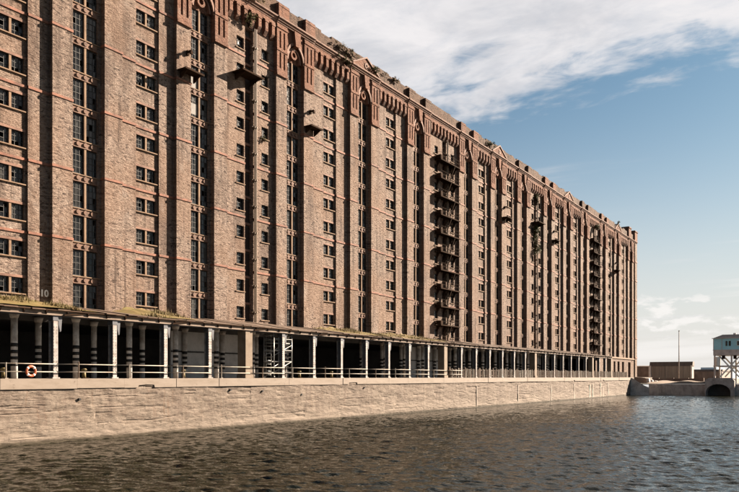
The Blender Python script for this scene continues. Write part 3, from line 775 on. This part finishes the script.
for k in ks[:-1]:
    x0, x1 = C0+CS*k, C0+CS*(k+1)
    dz0 = rc.uniform(-.04, .04)
    cpart(MB().box(x0, x1, CY-.10, CY+.06, 4.02, 4.30+dz0*.3), 'fascia_beam', 'fascia')
    cpart(MB().box(x0+.01, x1-.01, CY+.3, CY+.5, 3.98, 4.25), 'inner_beam', 'bluesteel')
    # sagging roof sheets and gutter
    z0 = 4.44+rc.uniform(-.05, .04); z1 = 5.28+rc.uniform(-.06, .08)
    nn = 5
    for q in range(nn):
        a, e = x0+(x1-x0)*q/nn, x0+(x1-x0)*(q+1)/nn
        d = rc.uniform(-.03, .03); f = rc.uniform(-.12, .05)
        cpart(MB().prism([(CY-.20+f, z0+d), (.55, z1+d), (.55, z1+d-.07), (CY-.20+f, z0+d-.07)], 'x', a+.006, e-.006), 'roof_sheet', 'rustroof')
    cpart(MB().box(x0, x1, CY-.24, CY-.14, 4.30, 4.36), 'gutter', 'iron')
    for q in range(3):                       # rafter ends and brackets on the fascia
        xx = x0+(x1-x0)*(q+.5)/3
        cpart(MB().prism([(CY-.22, 4.30), (CY-.22, 4.22), (CY-.10, 4.05), (CY-.10, 4.30)], 'x', xx-.05, xx+.05), 'gutter_bracket', 'iron')
    cpart(MB().bar((x0+.5, CY-.13, 4.07), (x0+2.0, CY-.14, 4.28), .10), 'brace', 'iron') if k % 2 == 0 else None
    for q in range(2):
        xx = x0+(x1-x0)*(q+.25)/2; cpart(MB().prism([(CY+.1, 4.28), (.1, 5.08), (.1, 4.92), (CY+.1, 4.1)], 'x', xx-.06, xx+.06), 'rafter', 'iron')
# round inner columns: one row under the canopy, one carrying the warehouse front
shaft = MB(); shaft.tube((0, 0, 0), (0, 0, 4.24), .21, 14); shaft.tube((0, 0, 3.9), (0, 0, 4.24), .24, 14, .34)
SHAFT = shaft.mesh('inner_column', M['column'], True)
BANDM = [MB().tube((0, 0, z), (0, 0, z+h), .216, 14).mesh('black_band', M['black'], True) for z, h in ((2.05, .24), (1.62, .22), (1.22, .20), (.80, .20))]
for k in range(-4, 29):
    for x, Y, top, par in ((27.41+CS*k, -2.46, 4.24, 'c'), (30.71+CS*k, .04-.0, 4.24, 'w')):
        if x > 164: continue
        if par == 'c': o = clink('inner_column', SHAFT, (x, Y, 0)); [clink('black_band', bm, (0, 0, 0), o) for bm in BANDM]
        else: o = wlink('ground_column', SHAFT, (x, Y, 0)); [wlink('black_band', bm, (0, 0, 0), o) for bm in BANDM]
cpart(MB().box(x_a, x_b, -2.6, -2.3, 4.25, 4.5), 'inner_beam', 'bluesteel')

# ------------------------------------------------------------------ rail, fence, small quay things
RL = empty('quay_railing', (40, -4.7, 0)); tag(RL, 'cream two-bar railing along the near quay edge', 'railing')
RY = -5.16
for k in range(-4, 13):
    x0, x1 = C0+CS*k, C0+CS*(k+1)
    for z in (.42, .92): child(MB().tube((x0+.004, RY, z), (x1-.004, RY, z), .033, 7), 'rail', M['rail'], RL, True)
    xm = x0+CS*(.45 if k % 2 else .55)-.9
    child(MB().tube((xm, RY, 0), (xm, RY, .98 if k % 3 else 1.1), .048, 8).box(xm-.1, xm+.1, RY-.1, RY+.1, 0, .04), 'rail_post', M['rail'] if k % 2 else M['fence'], RL)
FN = empty('palisade_fence', (130, -4.9, 0)); tag(FN, 'weathered picket fence along the far part of the quay', 'fence')
rf = random.Random(4)
for k in range(12, 36):
    x0 = C0+CS*k+1.2
    if x0 > 172: break
    x1 = min(x0+CS, 173.5)
    child(MB().box(x0, x0+.14, -5.0, -4.86, 0, 1.35), 'fence_post', M['fence'], FN)
    child(MB().box(x0+.14, x1, -4.95, -4.90, .25, .36).box(x0+.14, x1, -4.95, -4.90, .95, 1.06), 'fence_rail', M['fence'], FN)
    xx = x0+.35
    while xx < x1-.1:
        t = rf.uniform(-.12, .12); child(MB().bar((xx, -4.98, .03), (xx+t, -4.98, 1.2+rf.uniform(-.1, .1)), .11), 'picket', M['fence'] if rf.random() < .75 else M['rail'], FN); xx += rf.uniform(.42, .6)
# life ring
q = atY(31, 371.2, RY-.09)
LR = empty('life_ring', (q.x, RY-.09, q.z)); tag(LR, 'orange life ring hanging on the quay railing', 'life ring')
def torus(Rm, r, a0, a1, n=28, m=8):
    b = MB(); st = []
    for i in range(n+1):
        a = a0+(a1-a0)*i/n
        st.append([((Rm+r*math.cos(t))*math.cos(a), r*.8*math.sin(t), (Rm+r*math.cos(t))*math.sin(a)) for t in [2*math.pi*j/m for j in range(m)]])
    for i in range(n):
        for j in range(m): b.quad(st[i][j], st[i+1][j], st[i+1][(j+1) % m], st[i][(j+1) % m])
    return b
link('ring_body', torus(.29, .085, 0, 2*math.pi).mesh('ring_body', M['orange'], True), LR)
for i in range(4):
    link('ring_band', torus(.29, .089, R(45+90*i-8), R(45+90*i+8), 4).mesh('ring_band', M['white'], True), LR)
# bollards
def bollard(px_, label, m):
    q = atY(px_, 377, -4.7); e = empty('mooring_bollard', (q.x, -4.7, 0)); tag(e, label, 'bollard', 'bollards on the quay edge')
    b = MB(); b.tube((0, 0, .05), (0, 0, .48), .13, 10, .11); b.tube((0, 0, .48), (0, 0, .56), .12, 10, .2); b.tube((0, 0, .56), (0, 0, .66), .2, 10, .13)
    link('bollard_post', b.mesh('bollard_post', M[m], True), e); link('base_plate', MB().box(-.24, .24, -.22, .22, 0, .05).mesh('base_plate', M['iron']), e)
bollard(3.5, 'rusty mooring bollard at the far left of the quay, left of the life ring', 'yellow')
bollard(84, 'short yellow bollard right of the life ring beneath the railing', 'yellow')
bollard(183.5, 'yellow mooring bollard left of the concrete pier on the quay', 'yellow')
bollard(299.5, 'yellow mooring bollard just right of the scaffold tower', 'yellow')
bollard(331.5, 'dull green-yellow bollard second to the right of the scaffold tower', 'yellow')
# scaffold tower
qa = atY(264, 377, -3.6); SC = empty('scaffold_tower', (qa.x, -3.6, 0)); tag(SC, 'white aluminium scaffold tower standing under the canopy', 'scaffold')
def spart(b, n): return link(n, b.mesh(n, M['alu'], True), SC)
L_, Wd, Ht = 2.5, 1.5, 4.0
for xx in (0, L_):
    for yy in (0, -Wd+.35):
        spart(MB().tube((xx, yy, .1), (xx, yy, Ht), .045, 7), 'upright'); spart(MB().tube((xx-.04, yy, .1), (xx+.04, yy, .1), .1, 8), 'castor')
    rg = MB()
    for z in np.arange(.45, Ht, .48): rg.tube((xx, 0, z), (xx, -Wd+.35, z), .035, 6)
    spart(rg, 'end_ladder')
for yy in (0, -Wd+.35):
    for z in (.5, 1.5, 2.5, 3.5): spart(MB().tube((0, yy, z), (L_, yy, z), .035, 6), 'ledger')
    for z in (.5, 2.0): spart(MB().tube((0, yy, z), (L_, yy, z+1.0), .03, 6), 'diagonal_brace')
rg = MB()
for z in np.arange(.3, Ht, .32): rg.tube((.15, -.1, z), (.85, -.1, z), .035, 6)
rg.tube((.15, -.1, .1), (.15, -.1, Ht), .035, 6); rg.tube((.85, -.1, .1), (.85, -.1, Ht), .035, 6); spart(rg, 'ladder')
spart(MB().box(0, L_, -Wd+.4, -.05, 3.1, 3.16), 'deck')

# ------------------------------------------------------------------ fire escapes and loading platforms
def fire_escape(xc, half, label):
    e = empty('fire_escape', (xc, .36, 5.0)); tag(e, label, 'fire escape', 'iron escape stairs on the warehouse front')
    def b_part(mb, n, par): 
        o = link(n, mb.mesh(n, M['iron']), par); return o
    bal = MB(); bal.box(-half, half, -.95, -.01, 0, .05); bal.box(-half, half, -1.0, -.94, -.06, .08)
    for s in np.arange(-half, half+.01, .62): bal.box(s-.03, s+.03, -.93, 0, -.1, 0.002)
    BAL = bal.mesh('balcony', M['iron'])
    rl = MB()
    for z in (.55, 1.0): rl.bar((-half, -.97, z), (half, -.97, z), .035); [rl.bar((s*half, -.97, z), (s*half, 0, z), .035) for s in (-1, 1)]
    for s in np.linspace(-half, half, 11): rl.bar((s, -.97, .05), (s, -.97, 1.0), .03)
    RAIL = rl.mesh('balcony_rail', M['iron'])
    br = MB(); br.prism([(0, -.8), (0, 0), (-.92, 0), (-.92, -.08), (-.42, -.22), (-.10, -.8)], 'x', -.05, .05)
    BR = br.mesh('bracket', M['iron'])
    st = MB()
    for s in (-.3, .3): st.bar((-1.1, -.62+s, .1), (.55, -.62+s, FL), .08)
    for q in range(1, 10): t = q/10; st.box(-1.1+1.65*t-.1, -1.1+1.65*t+.1, -.9, -.34, .1+(FL-.1)*t-.02, .1+(FL-.1)*t+.02)
    ST = st.mesh('ladder', M['iron'])
    arm = MB().bar((-half-1.3, -.5, .6), (-half, -.5, .15), .08).box(-half-.05, -half+.6, -1.0, -.1, .1, .62).mesh('hoist_arm', M['iron'])
    for k in range(NR):
        z = TOPS[k]-AH-.25-.95-5.0
        o = link('balcony', BAL, e, (0, 0, z)); link('balcony_rail', RAIL, o)
        for s in (-half*.8, -half*.15, half*.5, half*.92): link('bracket', BR, o, (s, 0, 0))
        if k < NR-1: link('ladder', ST, o, (.9 if k % 2 else -.2, 0, 0))
        link('hoist_arm', arm, o)
fire_escape(HX[5]+.2, 3.0, 'nearer of two tall iron fire escapes, mid-facade with stacked balconies')
fire_escape(HX[11]+.1, 3.0, 'farther iron fire escape near the far right end of the warehouse')
def platform(xa, xb, z, label, y0, y1=-.95, beam=True):
    e = empty('loading_platform', ((xa+xb)/2, y0, z)); tag(e, label, 'platform', 'loading platforms high on the warehouse front')
    hw = (xb-xa)/2; dpt = y1-y0
    link('deck', MB().box(-hw, hw, dpt, 0, 0, .09).box(-hw-.03, hw+.03, dpt-.06, dpt, -.04, .11).mesh('deck', M['iron']), e)
    for s in (-.7, .7): link('bracket', MB().prism([(0, -.55), (0, -.02), (dpt+.1, -.02), (dpt+.1, -.1), (-.1, -.55)], 'x', s*hw-.05, s*hw+.05).mesh('bracket', M['iron']), e)
    if beam: link('hoist_beam', MB().box(-.08, .08, -.6, 0, 1.8, 1.95).box(-.12, .12, -.62, -.45, 1.6, 1.8).box(-.11, .11, -.2, 0, 1.6, 2.0).mesh('hoist_beam', M['iron']), e)
platform(TS[2]+.1, TS[2]+2.2, 26.0, 'leftmost loading platform, by the window strip left of the drainpipe bay', 0)
platform(HX[2]-2.3, HX[2]+.6, 28.3, 'wide dark platform across the nearest bay with long drainpipes', .36, -1.0, False)
platform(TS[3]+TW-PW, TS[3]+TW+.4, 26.1, 'dark loading platform on the pier left of the gabled bay', 0)
platform(TS[7]+TW-PW, TS[7]+TW+.4, 26.1, 'small loading platform between the near fire escape and the ivy bay', 0)
platform(HX[8]-1.8, HX[8]+1.4, 27.8, 'iron platform with greenery beneath it in the ivy bay', .36, -1.1, False)
platform(TS[9]+TW-PW, TS[9]+TW+.4, 26.1, 'small loading platform just right of the ivy bay', 0)
platform(TS[13]-.2, TS[13]+2.0, 25.8, 'farthest loading platform, right of the farther fire escape', 0)

# ------------------------------------------------------------------ plants
def bush(loc, size, n, label, cat='bush', name='wild_bush', leaf=.16, squash=(1, .6, 1), seed=0, mt='leaf', stem=True, grp='plants rooted in the warehouse masonry'):
    r = random.Random(seed); e = empty(name, loc); tag(e, label, cat, grp)
    b = MB()
    cl = [(r.gauss(0, .45)*size*squash[0], r.gauss(0, .3)*size*squash[1]-.2*size*squash[1], (r.random()*1.0)*size*squash[2], r.uniform(.18, .4)*size) for _ in range(9)]
    for _ in range(n):
        c = r.choice(cl); d = Vector((r.gauss(0, 1), r.gauss(0, 1), r.gauss(0, 1))).normalized()*c[3]*r.random()**.5
        p = Vector(c[:3])+d; p.y = min(p.y, .05); u = Vector((r.gauss(0, 1), r.gauss(0, 1), r.gauss(0, 1))).normalized()*leaf*r.uniform(.6, 1.4); w = u.orthogonal().normalized()*leaf*.35
        b.poly([tuple(p-u*.5), tuple(p+w), tuple(p+u*.5), tuple(p-w)])
    link('foliage', b.mesh('foliage', M[mt], fix=False), e)
    if stem:
        s = MB()
        for c in cl: s.tube((0, 0, 0), c[:3], .035, 5, .012)
        link('stem', s.mesh('stem', M['iron']), e)
q = atY(252.5, 24, -.4); bush((q.x, -.1, q.z), 1.1, 420, 'bush sprouting from the cornice above the drainpipe bay', seed=1)
q = atY(347, 66, -.3); bush((q.x, -.2, q.z), 1.0, 380, 'bush on the cornice left of the nearest gable', seed=2)
q = atY(375, 80, -.3); bush((TS[4]+TW/2+2.0, -.2, 36.2), .9, 380, 'low growth on the parapet right of the nearest gable', seed=3, squash=(1.5, .6, .7))
bush((TS[4]+.4, -.1, 36.6), .8, 260, 'growth on the left shoulder of the nearest gable', seed=33, squash=(1.4, .6, .6))
bush((TS[7]-.9, -.1, 36.1), 1.2, 420, 'bush on the parapet left of the second gable', seed=4, squash=(1.6, .6, .8))
bush((HX[8]-.1, .2, 22.8), 2.2, 1500, 'long green climber below the iron platform between the two fire escapes', 'climber', 'ivy', .2, (.42, .3, 2.1), 5)
bush((HX[8]+.2, .2, 31.5), 1.3, 420, 'small climber high up beneath the corbels of the ivy bay', 'climber', 'ivy', .2, (.6, .3, 1.4), 55)
bush((HX[11], -.2, 33.0), 1.1, 380, 'bush above the top balcony of the farther fire escape', seed=6, leaf=.22)
bush((TS[13]+TW/2+.4, 0, 37.1), 1.1, 320, 'bush on the farthest gable near the corner tower', seed=7, leaf=.22)
bush((HX[2]+1.9, .2, 23.0), .55, 120, 'weed tuft on the sill right of the drainpipe', seed=8, leaf=.12)
bush((TS[1]+9.5, .3, 36.0), .7, 150, 'small weed on the cornice above the left bays', seed=9, leaf=.12)
bush((TS[3]+11.2, .0, 36.6), 1.0, 420, 'dry growth along the parapet top left of the nearest gable', seed=41, squash=(2.4, .6, .5), mt='grass')
bush((TS[5]-3.4, .0, 36.9), .8, 300, 'dry tuft on the parapet right of the nearest gable', seed=42, squash=(2.2, .6, .5), mt='grass')
bush((TS[2]+8.5, -.2, 35.9), .9, 420, 'yellowing weeds on the cornice above the drainpipe bay', seed=43, squash=(2.6, .5, .5), mt='grass')
# grass growing on the canopy roof
def roofz(Y): return 4.44+(Y-(CY-.42))/(.55-(CY-.42))*.84
def grass_patch(xa, xb, n, seed, label, hmax=.3):
    r = random.Random(seed); b = MB(); cs = [(r.uniform(xa, xb), r.uniform(CY+.2, .1)) for _ in range(max(5, int((xb-xa)*1.0)))]
    # turf mound under the blades
    nx_ = max(6, int((xb-xa)/.5)); 
    mo = MB(); ys_ = [CY-.2, -3.8, -2.4, -1.2, .0, .3]; G = []
    for i in range(nx_+1):
        xx = xa+(xb-xa)*i/nx_; t = math.sin(math.pi*i/nx_)**.6
        G.append([(xx, yy, roofz(yy)-.05+(.10+.34*(j/5))*t*r.uniform(.6, 1.1)) for j, yy in enumerate(ys_)])
    for i in range(nx_):
        for j in range(5): mo.quad(G[i][j], G[i+1][j], G[i+1][j+1], G[i][j+1])
    for _ in range(n):
        c = r.choice(cs); x_ = c[0]+r.gauss(0, .35); y_ = min(.15, max(CY-.2, c[1]+r.gauss(0, .5)))
        if not xa < x_ < xb: continue
        t = math.sin(math.pi*(x_-xa)/(xb-xa))**.6; z_ = roofz(y_)+(.05+.3*((y_-CY)/5.2))*t-.05; h = r.uniform(.08, hmax)*(1 if r.random() > .06 else 2.2); a = r.uniform(0, 6.28); w = r.uniform(.014, .03)
        lx, ly = r.gauss(0, .08), r.gauss(0, .08)
        b.poly([(x_-w*math.cos(a), y_-w*math.sin(a), z_), (x_+w*math.cos(a), y_+w*math.sin(a), z_), (x_+lx, y_+ly, z_+h)])
    e = empty('roof_grass', ((xa+xb)/2, -2, 4.8)); tag(e, label, 'grass', kind='stuff')
    inv = Matrix.Translation(e.location).inverted()
    for bb, nm, mm in ((b, 'blades', 'grass'), (mo, 'turf', 'grass')):
        o = link(nm, bb.mesh(nm, M[mm], fix=False), e); o.matrix_parent_inverse = inv; o['kind'] = 'stuff'
grass_patch(22.5, 32.2, 2600, 1, 'yellow green grass on the canopy roof at far left')
grass_patch(36.8, 42.0, 1500, 2, 'dry grass on the canopy roof below the second small-window bay')
grass_patch(62.0, 72.5, 1800, 3, 'grass strip on the canopy roof right of the scaffold tower', .25)
grass_patch(74, 86, 1500, 4, 'grass on the canopy roof left of the nearer fire escape', .25)

# ------------------------------------------------------------------ far end of the dock
EW = empty('dock_end_wall', (182, -10, GZ)); tag(EW, 'grey granite wall closing the far end of the dock', 'dock wall')
path = [(174.0, -5.3, 0.0), (174.1, -6.0, -.22), (174.3, -6.8, -.75), (174.6, -7.7, -1.4), (175.0, -8.5, -1.95), (175.4, -9.3, -2.3)]
b = MB()
for (xa, ya, za), (xb, yb, zb_) in zip(path[:-1], path[1:]):
    b.quad((xa, ya, -9), (xb, yb, -9), (xb, yb, zb_), (xa, ya, za)); b.quad((xa, ya, za), (xb, yb, zb_), (xb+1.2, yb+1.6, zb_), (xa+.6, ya+1.6, za))
    b.quad((xa+.6, ya+1.6, za), (xb+1.2, yb+1.6, zb_), (xb+1.2, yb+1.6, -9), (xa+.6, ya+1.6, -9))
child(b, 'wing_wall', M['granite'], EW)
rg_ = random.Random(13)
def stone_course(x, y0, y1, z0, z1, L0, par):
    y = y0
    while y > y1:
        yn = max(y1, y-rg_.uniform(*L0))
        child(MB().box(x-rg_.uniform(.0, .08), x+1.0, yn+.02, y-.02, z0+.015, z1-.015), 'stone_block', M['granite'], par); y = yn
CUL = (-20.2, -26.2)
for (ya, yb) in ((-7.75, CUL[0]), (CUL[1], -60)):
    child(MB().box(182.1, 184.2, yb, ya, -9, -1.7), 'wall_core', M['granite'], EW)
    for z0, z1 in ((-4.6, -3.6), (-3.6, -2.75), (-2.75, -2.1), (-2.1, -1.5)): stone_course(182.0, ya, yb, z0, z1, (1.4, 2.6), EW)
# culvert with an arched mouth
CV = empty('culvert', (181, -23.2, WZ)); tag(CV, 'grey stone culvert with dark round arched mouth at dock end', 'culvert')
yc = -22.9; hw = 2.5; z_s, z_c = -3.3, -1.5
outer = [(CUL[1], -9), (CUL[1], -.75), (CUL[1]+.25, -.35), (CUL[1]+.8, -.12), (CUL[0]-.8, -.12), (CUL[0]-.25, -.35), (CUL[0], -.75), (CUL[0], -9)]
arcp = [(yc+hw*math.cos(math.pi*i/16), z_s+(z_c-z_s)*math.sin(math.pi*i/16)) for i in range(17)]
b = MB(); X0_ = 180.6
top = [(CUL[0]+(CUL[1]-CUL[0])*i/16) for i in range(17)]
def ztop(y):
    d = min(abs(y-CUL[0]), abs(y-CUL[1])); return -.75+.63*min(1, d/.8)**.5
for i in range(16):
    (y0, z0), (y1, z1) = arcp[i], arcp[i+1]; t0, t1 = top[i], top[i+1]
    b.quad((X0_, y0, z0), (X0_, y1, z1), (X0_, t1, ztop(t1)), (X0_, t0, ztop(t0)))
    b.quad((X0_, y0, z0), (X0_, y1, z1), (X0_+3, y1, z1), (X0_+3, y0, z0))
    b.quad((X0_, t0, ztop(t0)), (X0_, t1, ztop(t1)), (X0_+3, t1, ztop(t1)), (X0_+3, t0, ztop(t0)))
for (ya, yb) in ((CUL[0], yc+hw), (yc-hw, CUL[1])):
    b.quad((X0_, ya, -9), (X0_, yb, -9), (X0_, yb, z_s if yb != CUL[1] else -.75), (X0_, ya, -.75 if ya == CUL[0] else z_s))
for ya in (CUL[0], CUL[1]): b.quad((X0_, ya, -9), (X0_+3, ya, -9), (X0_+3, ya, -.75), (X0_, ya, -.75))
for s in (-1, 1): b.quad((X0_, yc+s*hw, -9), (X0_+3, yc+s*hw, -9), (X0_+3, yc+s*hw, z_s), (X0_, yc+s*hw, z_s))
child(b, 'culvert_body', M['granite'], CV)
b = MB(); b.quad((X0_+2.9, yc-hw, -9), (X0_+2.9, yc+hw, -9), (X0_+2.9, yc+hw, -1), (X0_+2.9, yc-hw, -1)); child(b, 'dark_back', M['dark'], CV)
for i in range(11):                             # voussoirs
    a0, a1 = math.pi*i/11+.015, math.pi*(i+1)/11-.015
    pts = [(yc+(hw+d)*math.cos(a), z_s+(z_c-z_s+d)*math.sin(a)) for a, d in ((a0, 0), (a1, 0), (a1, .42), (a0, .42))]
    child(MB().prism(pts, 'x', X0_-.07-.03*(i % 2), X0_+.2), 'voussoir', M['granite'], CV)
# earth bank with a low dark wall behind the dock end
b = MB(); n_ = 14
for i in range(n_):
    y0, y1 = -6.5-i*1.0, -6.5-(i+1)*1.0; h0, h1 = .35+.15*math.sin(i*1.1), .35+.15*math.sin((i+1)*1.1)
    b.quad((184.3, y0, GZ-.05), (184.3, y1, GZ-.05), (190, y1, GZ+h1), (190, y0, GZ+h0)); b.quad((190, y0, GZ+h0), (190, y1, GZ+h1), (199, y1, GZ+h1+.2), (199, y0, GZ+h0+.2))
tag(b.build('earth_bank', M['earth'], fix=False), kind='structure')
bw = empty('boundary_wall', (203, -14, GZ)); tag(bw, 'low dark brick wall behind the earth bank', 'wall')
a_, e_ = atX(652, 377, 203).y, atX(704, 377, 203).y
for q in range(7):
    y0 = a_+(e_-a_)*q/7; y1 = a_+(e_-a_)*(q+1)/7; child(MB().box(203, 203.5, y1+.03, y0-.03, GZ, -.15-.12*(q % 2)), 'wall_panel', M['lowwall'], bw)
hd = empty('wall_stub', (192, -7.5, GZ)); tag(hd, 'low dark ruined wall stub between the warehouse corner and the dock end', 'wall')
a_, e_ = atX(634, 377, 192).y, atX(648, 377, 192).y
child(MB().prism([(a_, GZ-.3), (e_, GZ-.3), (e_, -.35), (e_+.8, -.1), (e_+2.0, .0), (a_, .15)], 'x', 192, 192.8), 'wall_body', M['lowwall'], hd)
for i, (yo, w, z1) in enumerate(((-.4, .8, -.15), (-1.3, .7, -.55), (-2.2, .9, -.75))):
    pb = empty('pale_stone', (190.6, e_+yo, GZ)); tag(pb, ['tall pale stone block beside the ruined wall stub', 'middle pale stone block of three by the dock end', 'flat pale stone block, right of the other two by the dock end'][i], 'stone block', 'loose pale blocks by the dock end')
    link('block', MB().prism([(-w/2, -.2), (w/2, -.2), (w/2-.1, z1-GZ), (-w/2+.2, z1-GZ-.1)], 'x', -.3, .4).mesh('block', M['pink']), pb)
# sheds beyond
def shed(xa, xb, ye, yr, X, label, wall, roof, depth=24, name='storage_shed'):
    A, B = atX(xa, ye, X), atX(xb, ye, X); zr = atX(xa, yr, X).z+.0; e = empty(name, (X, (A.y+B.y)/2, GZ)); tag(e, label, 'shed')
    ze = A.z
    child(MB().box(X, X+depth, B.y, A.y, GZ, ze), 'wall', M[wall], e)
    child(MB().prism([(X-.25, ze), (X+depth*.5, zr+1.2), (X+depth+.25, ze), (X+depth+.25, ze-.12), (X-.25, ze-.12)], 'y', B.y-.2, A.y+.2) if roof == 'greyroof' else
          MB().prism([(X-.15, ze), (X+.5, zr), (X+depth, zr), (X+depth, ze)], 'y', B.y-.15, A.y+.15), 'roof', M[roof], e)
    n_ = max(2, int((A.y-B.y)/1.6))
    for q in range(n_):                          # wall ribs / bays
        yy = B.y+(A.y-B.y)*(q+.5)/n_; child(MB().box(X-.12, X, yy-.12, yy+.12, GZ, ze-.05), 'wall_rib', M[wall], e)
    for yy in (A.y-.15, B.y+.15): child(MB().box(X-.25, X, yy-.2, yy+.2, GZ, ze+.2), 'corner_post', M['pink'], e)
    return e
shed(650, 692, 366.3, 362.0, 232, 'long brown shed with dark flat roof behind the dock end', 'shed', 'shedroof', 3)
shed(632, 650, 366.5, 365.8, 245, 'dark low shed half hidden between warehouse corner and brown shed', 'lowwall', 'lowwall')
shed(693, 722, 371.5, 369.5, 250, 'low dark brick building between the brown shed and blue cabin', 'lowwall', 'shedroof')
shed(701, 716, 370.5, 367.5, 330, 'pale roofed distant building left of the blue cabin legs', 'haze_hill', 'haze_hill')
# mast
q = atX(679, 377, 206); MS = empty('mast', (206, q.y, GZ)); tag(MS, 'tall thin grey mast in front of the brown shed', 'mast')
zt = atX(679, 331.5, 206).z
link('pole', MB().tube((0, 0, 0), (0, 0, zt-GZ), .16, 8, .09).mesh('pole', M['granite'], True), MS); link('pole_cap', MB().tube((0, 0, zt-GZ), (0, 0, zt-GZ+.25), .16, 8).mesh('pole_cap', M['granite']), MS)
# distant rising town
h = MB(); pr = []
rh = random.Random(2)
for i in range(61):
    yy = 900-i*30.0; pr.append((yy, 6+4*math.sin(i*.35)+3*math.sin(i*.9+1)+rh.uniform(0, 2.0)))
for (y0, z0), (y1, z1) in zip(pr[:-1], pr[1:]):
    h.quad((1000, y0, GZ-.1), (1000, y1, GZ-.1), (1060, y1, z1), (1060, y0, z0)); h.quad((1060, y0, z0), (1060, y1, z1), (1300, y1, GZ), (1300, y0, GZ))
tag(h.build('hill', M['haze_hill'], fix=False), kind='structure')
# blue cabin on white trestles
CX = 196.0
CB = empty('control_cabin', (CX, -32, GZ)); tag(CB, 'blue boarded cabin raised on white cross-braced legs', 'cabin')
yl = atX(713.3, 377, CX).y; yr_ = atX(775, 377, CX).y
def zc_(y): return atX(715, y, CX).z
z_r, z_e, z_b, z_g, z_0 = zc_(335.0), zc_(338.6), zc_(350), zc_(355.5), GZ
dp = 9.0
ops = []
def cy(xp): return atX(xp, 377, CX).y
# front wall from overlapping boards
nb = 9
for i in range(nb):
    za, zb_ = z_b+(z_e-z_b)*i/nb, z_b+(z_e-z_b)*(i+1)/nb
    child(MB().prism([(CX-.045, za), (CX-.0, zb_+.02), (CX+.2, zb_+.02), (CX+.2, za)], 'y', yr_, yl), 'cladding_board', M['blue'], CB)
child(MB().box(CX+.21, CX+dp, yr_, yl, z_b, z_e), 'cabin_body', M['blue'], CB)
child(MB().prism([(yl+.25, z_e), (yl-2.1, z_r), (yr_+2.1, z_r), (yr_-.25, z_e)], 'x', CX-.3, CX+dp+.3), 'roof', M['greyroof'], CB)
child(MB().box(CX-.05, CX+.25, yl-.12, yl+.03, z_b, z_e), 'corner_board', M['pink'], CB)
for xa, xb in ((725.6, 727.4), (728.8, 730.9), (736.8, 741), (748, 750), (752, 754)):
    ya, yb = cy(xa), cy(xb); za, zb_ = zc_(346.2), zc_(341.3)
    w_ = child(MB().box(CX-.10, CX-.03, yb, ya, za, zb_), 'window', M['white'] if xa == 736.8 else M['frame'], CB)
    gl = MB().box(CX-.13, CX-.09, yb+.08, ya-.08, za+.1, zb_-.1).build('pane', M['glass'], w_); gl.matrix_parent_inverse = Matrix.Translation(CB.location)@Matrix.Translation(CB.location).inverted()
child(MB().box(CX-.1, CX+dp, yr_, yl, z_g, z_b-.004), 'deck_girder', M['pink'], CB)
child(MB().box(CX-.2, CX+.1, yr_, yl+.1, z_b-.12, z_b+.03), 'girder_flange', M['pink'], CB)
for xx in (CX+.2, CX+dp-.5):
    for xp in (714.6, 731.5, 750, 770):
        yy = cy(xp); child(MB().box(xx-.18, xx+.18, yy-.18, yy+.18, z_0, z_g), 'trestle_leg', M['pink'], CB)
    za, zb_ = zc_(357), zc_(377)
    for xa, xb in ((720, 739), (739, 720), (739, 757), (757, 739), (757, 772), (772, 757)):
        child(MB().bar((xx, cy(xa), za), (xx, cy(xb), zb_), .34), 'cross_brace', M['white'], CB)
    child(MB().box(xx-.12, xx+.12, yr_, yl, zc_(366.8), zc_(365.6)), 'tie_beam', M['pink'], CB)
child(MB().tube((CX-.3, cy(717.8), zc_(366)), (CX-.3, cy(717.8), zc_(357)), .55, 12), 'white_tank', M['white'], CB)
for xp in (723.5, 735): child(MB().box(CX-.2, CX+.3, cy(xp)-.35, cy(xp)+.35, z_g-.9, z_g), 'hanger_block', M['iron'], CB)

# cabin fittings
child(MB().tube((CX-.1, cy(722), z_b), (CX-.1, cy(722), z_e), .06, 6), 'downpipe', M['pink'], CB)
child(MB().box(CX+3, CX+3.6, cy(733)-.3, cy(733)+.3, z_r-.1, z_r+.5), 'roof_vent', M['greyroof'], CB)
child(MB().box(CX-.36, CX-.28, yr_-.2, yl+.3, z_e-.06, z_e+.1), 'gutter', M['pink'], CB)
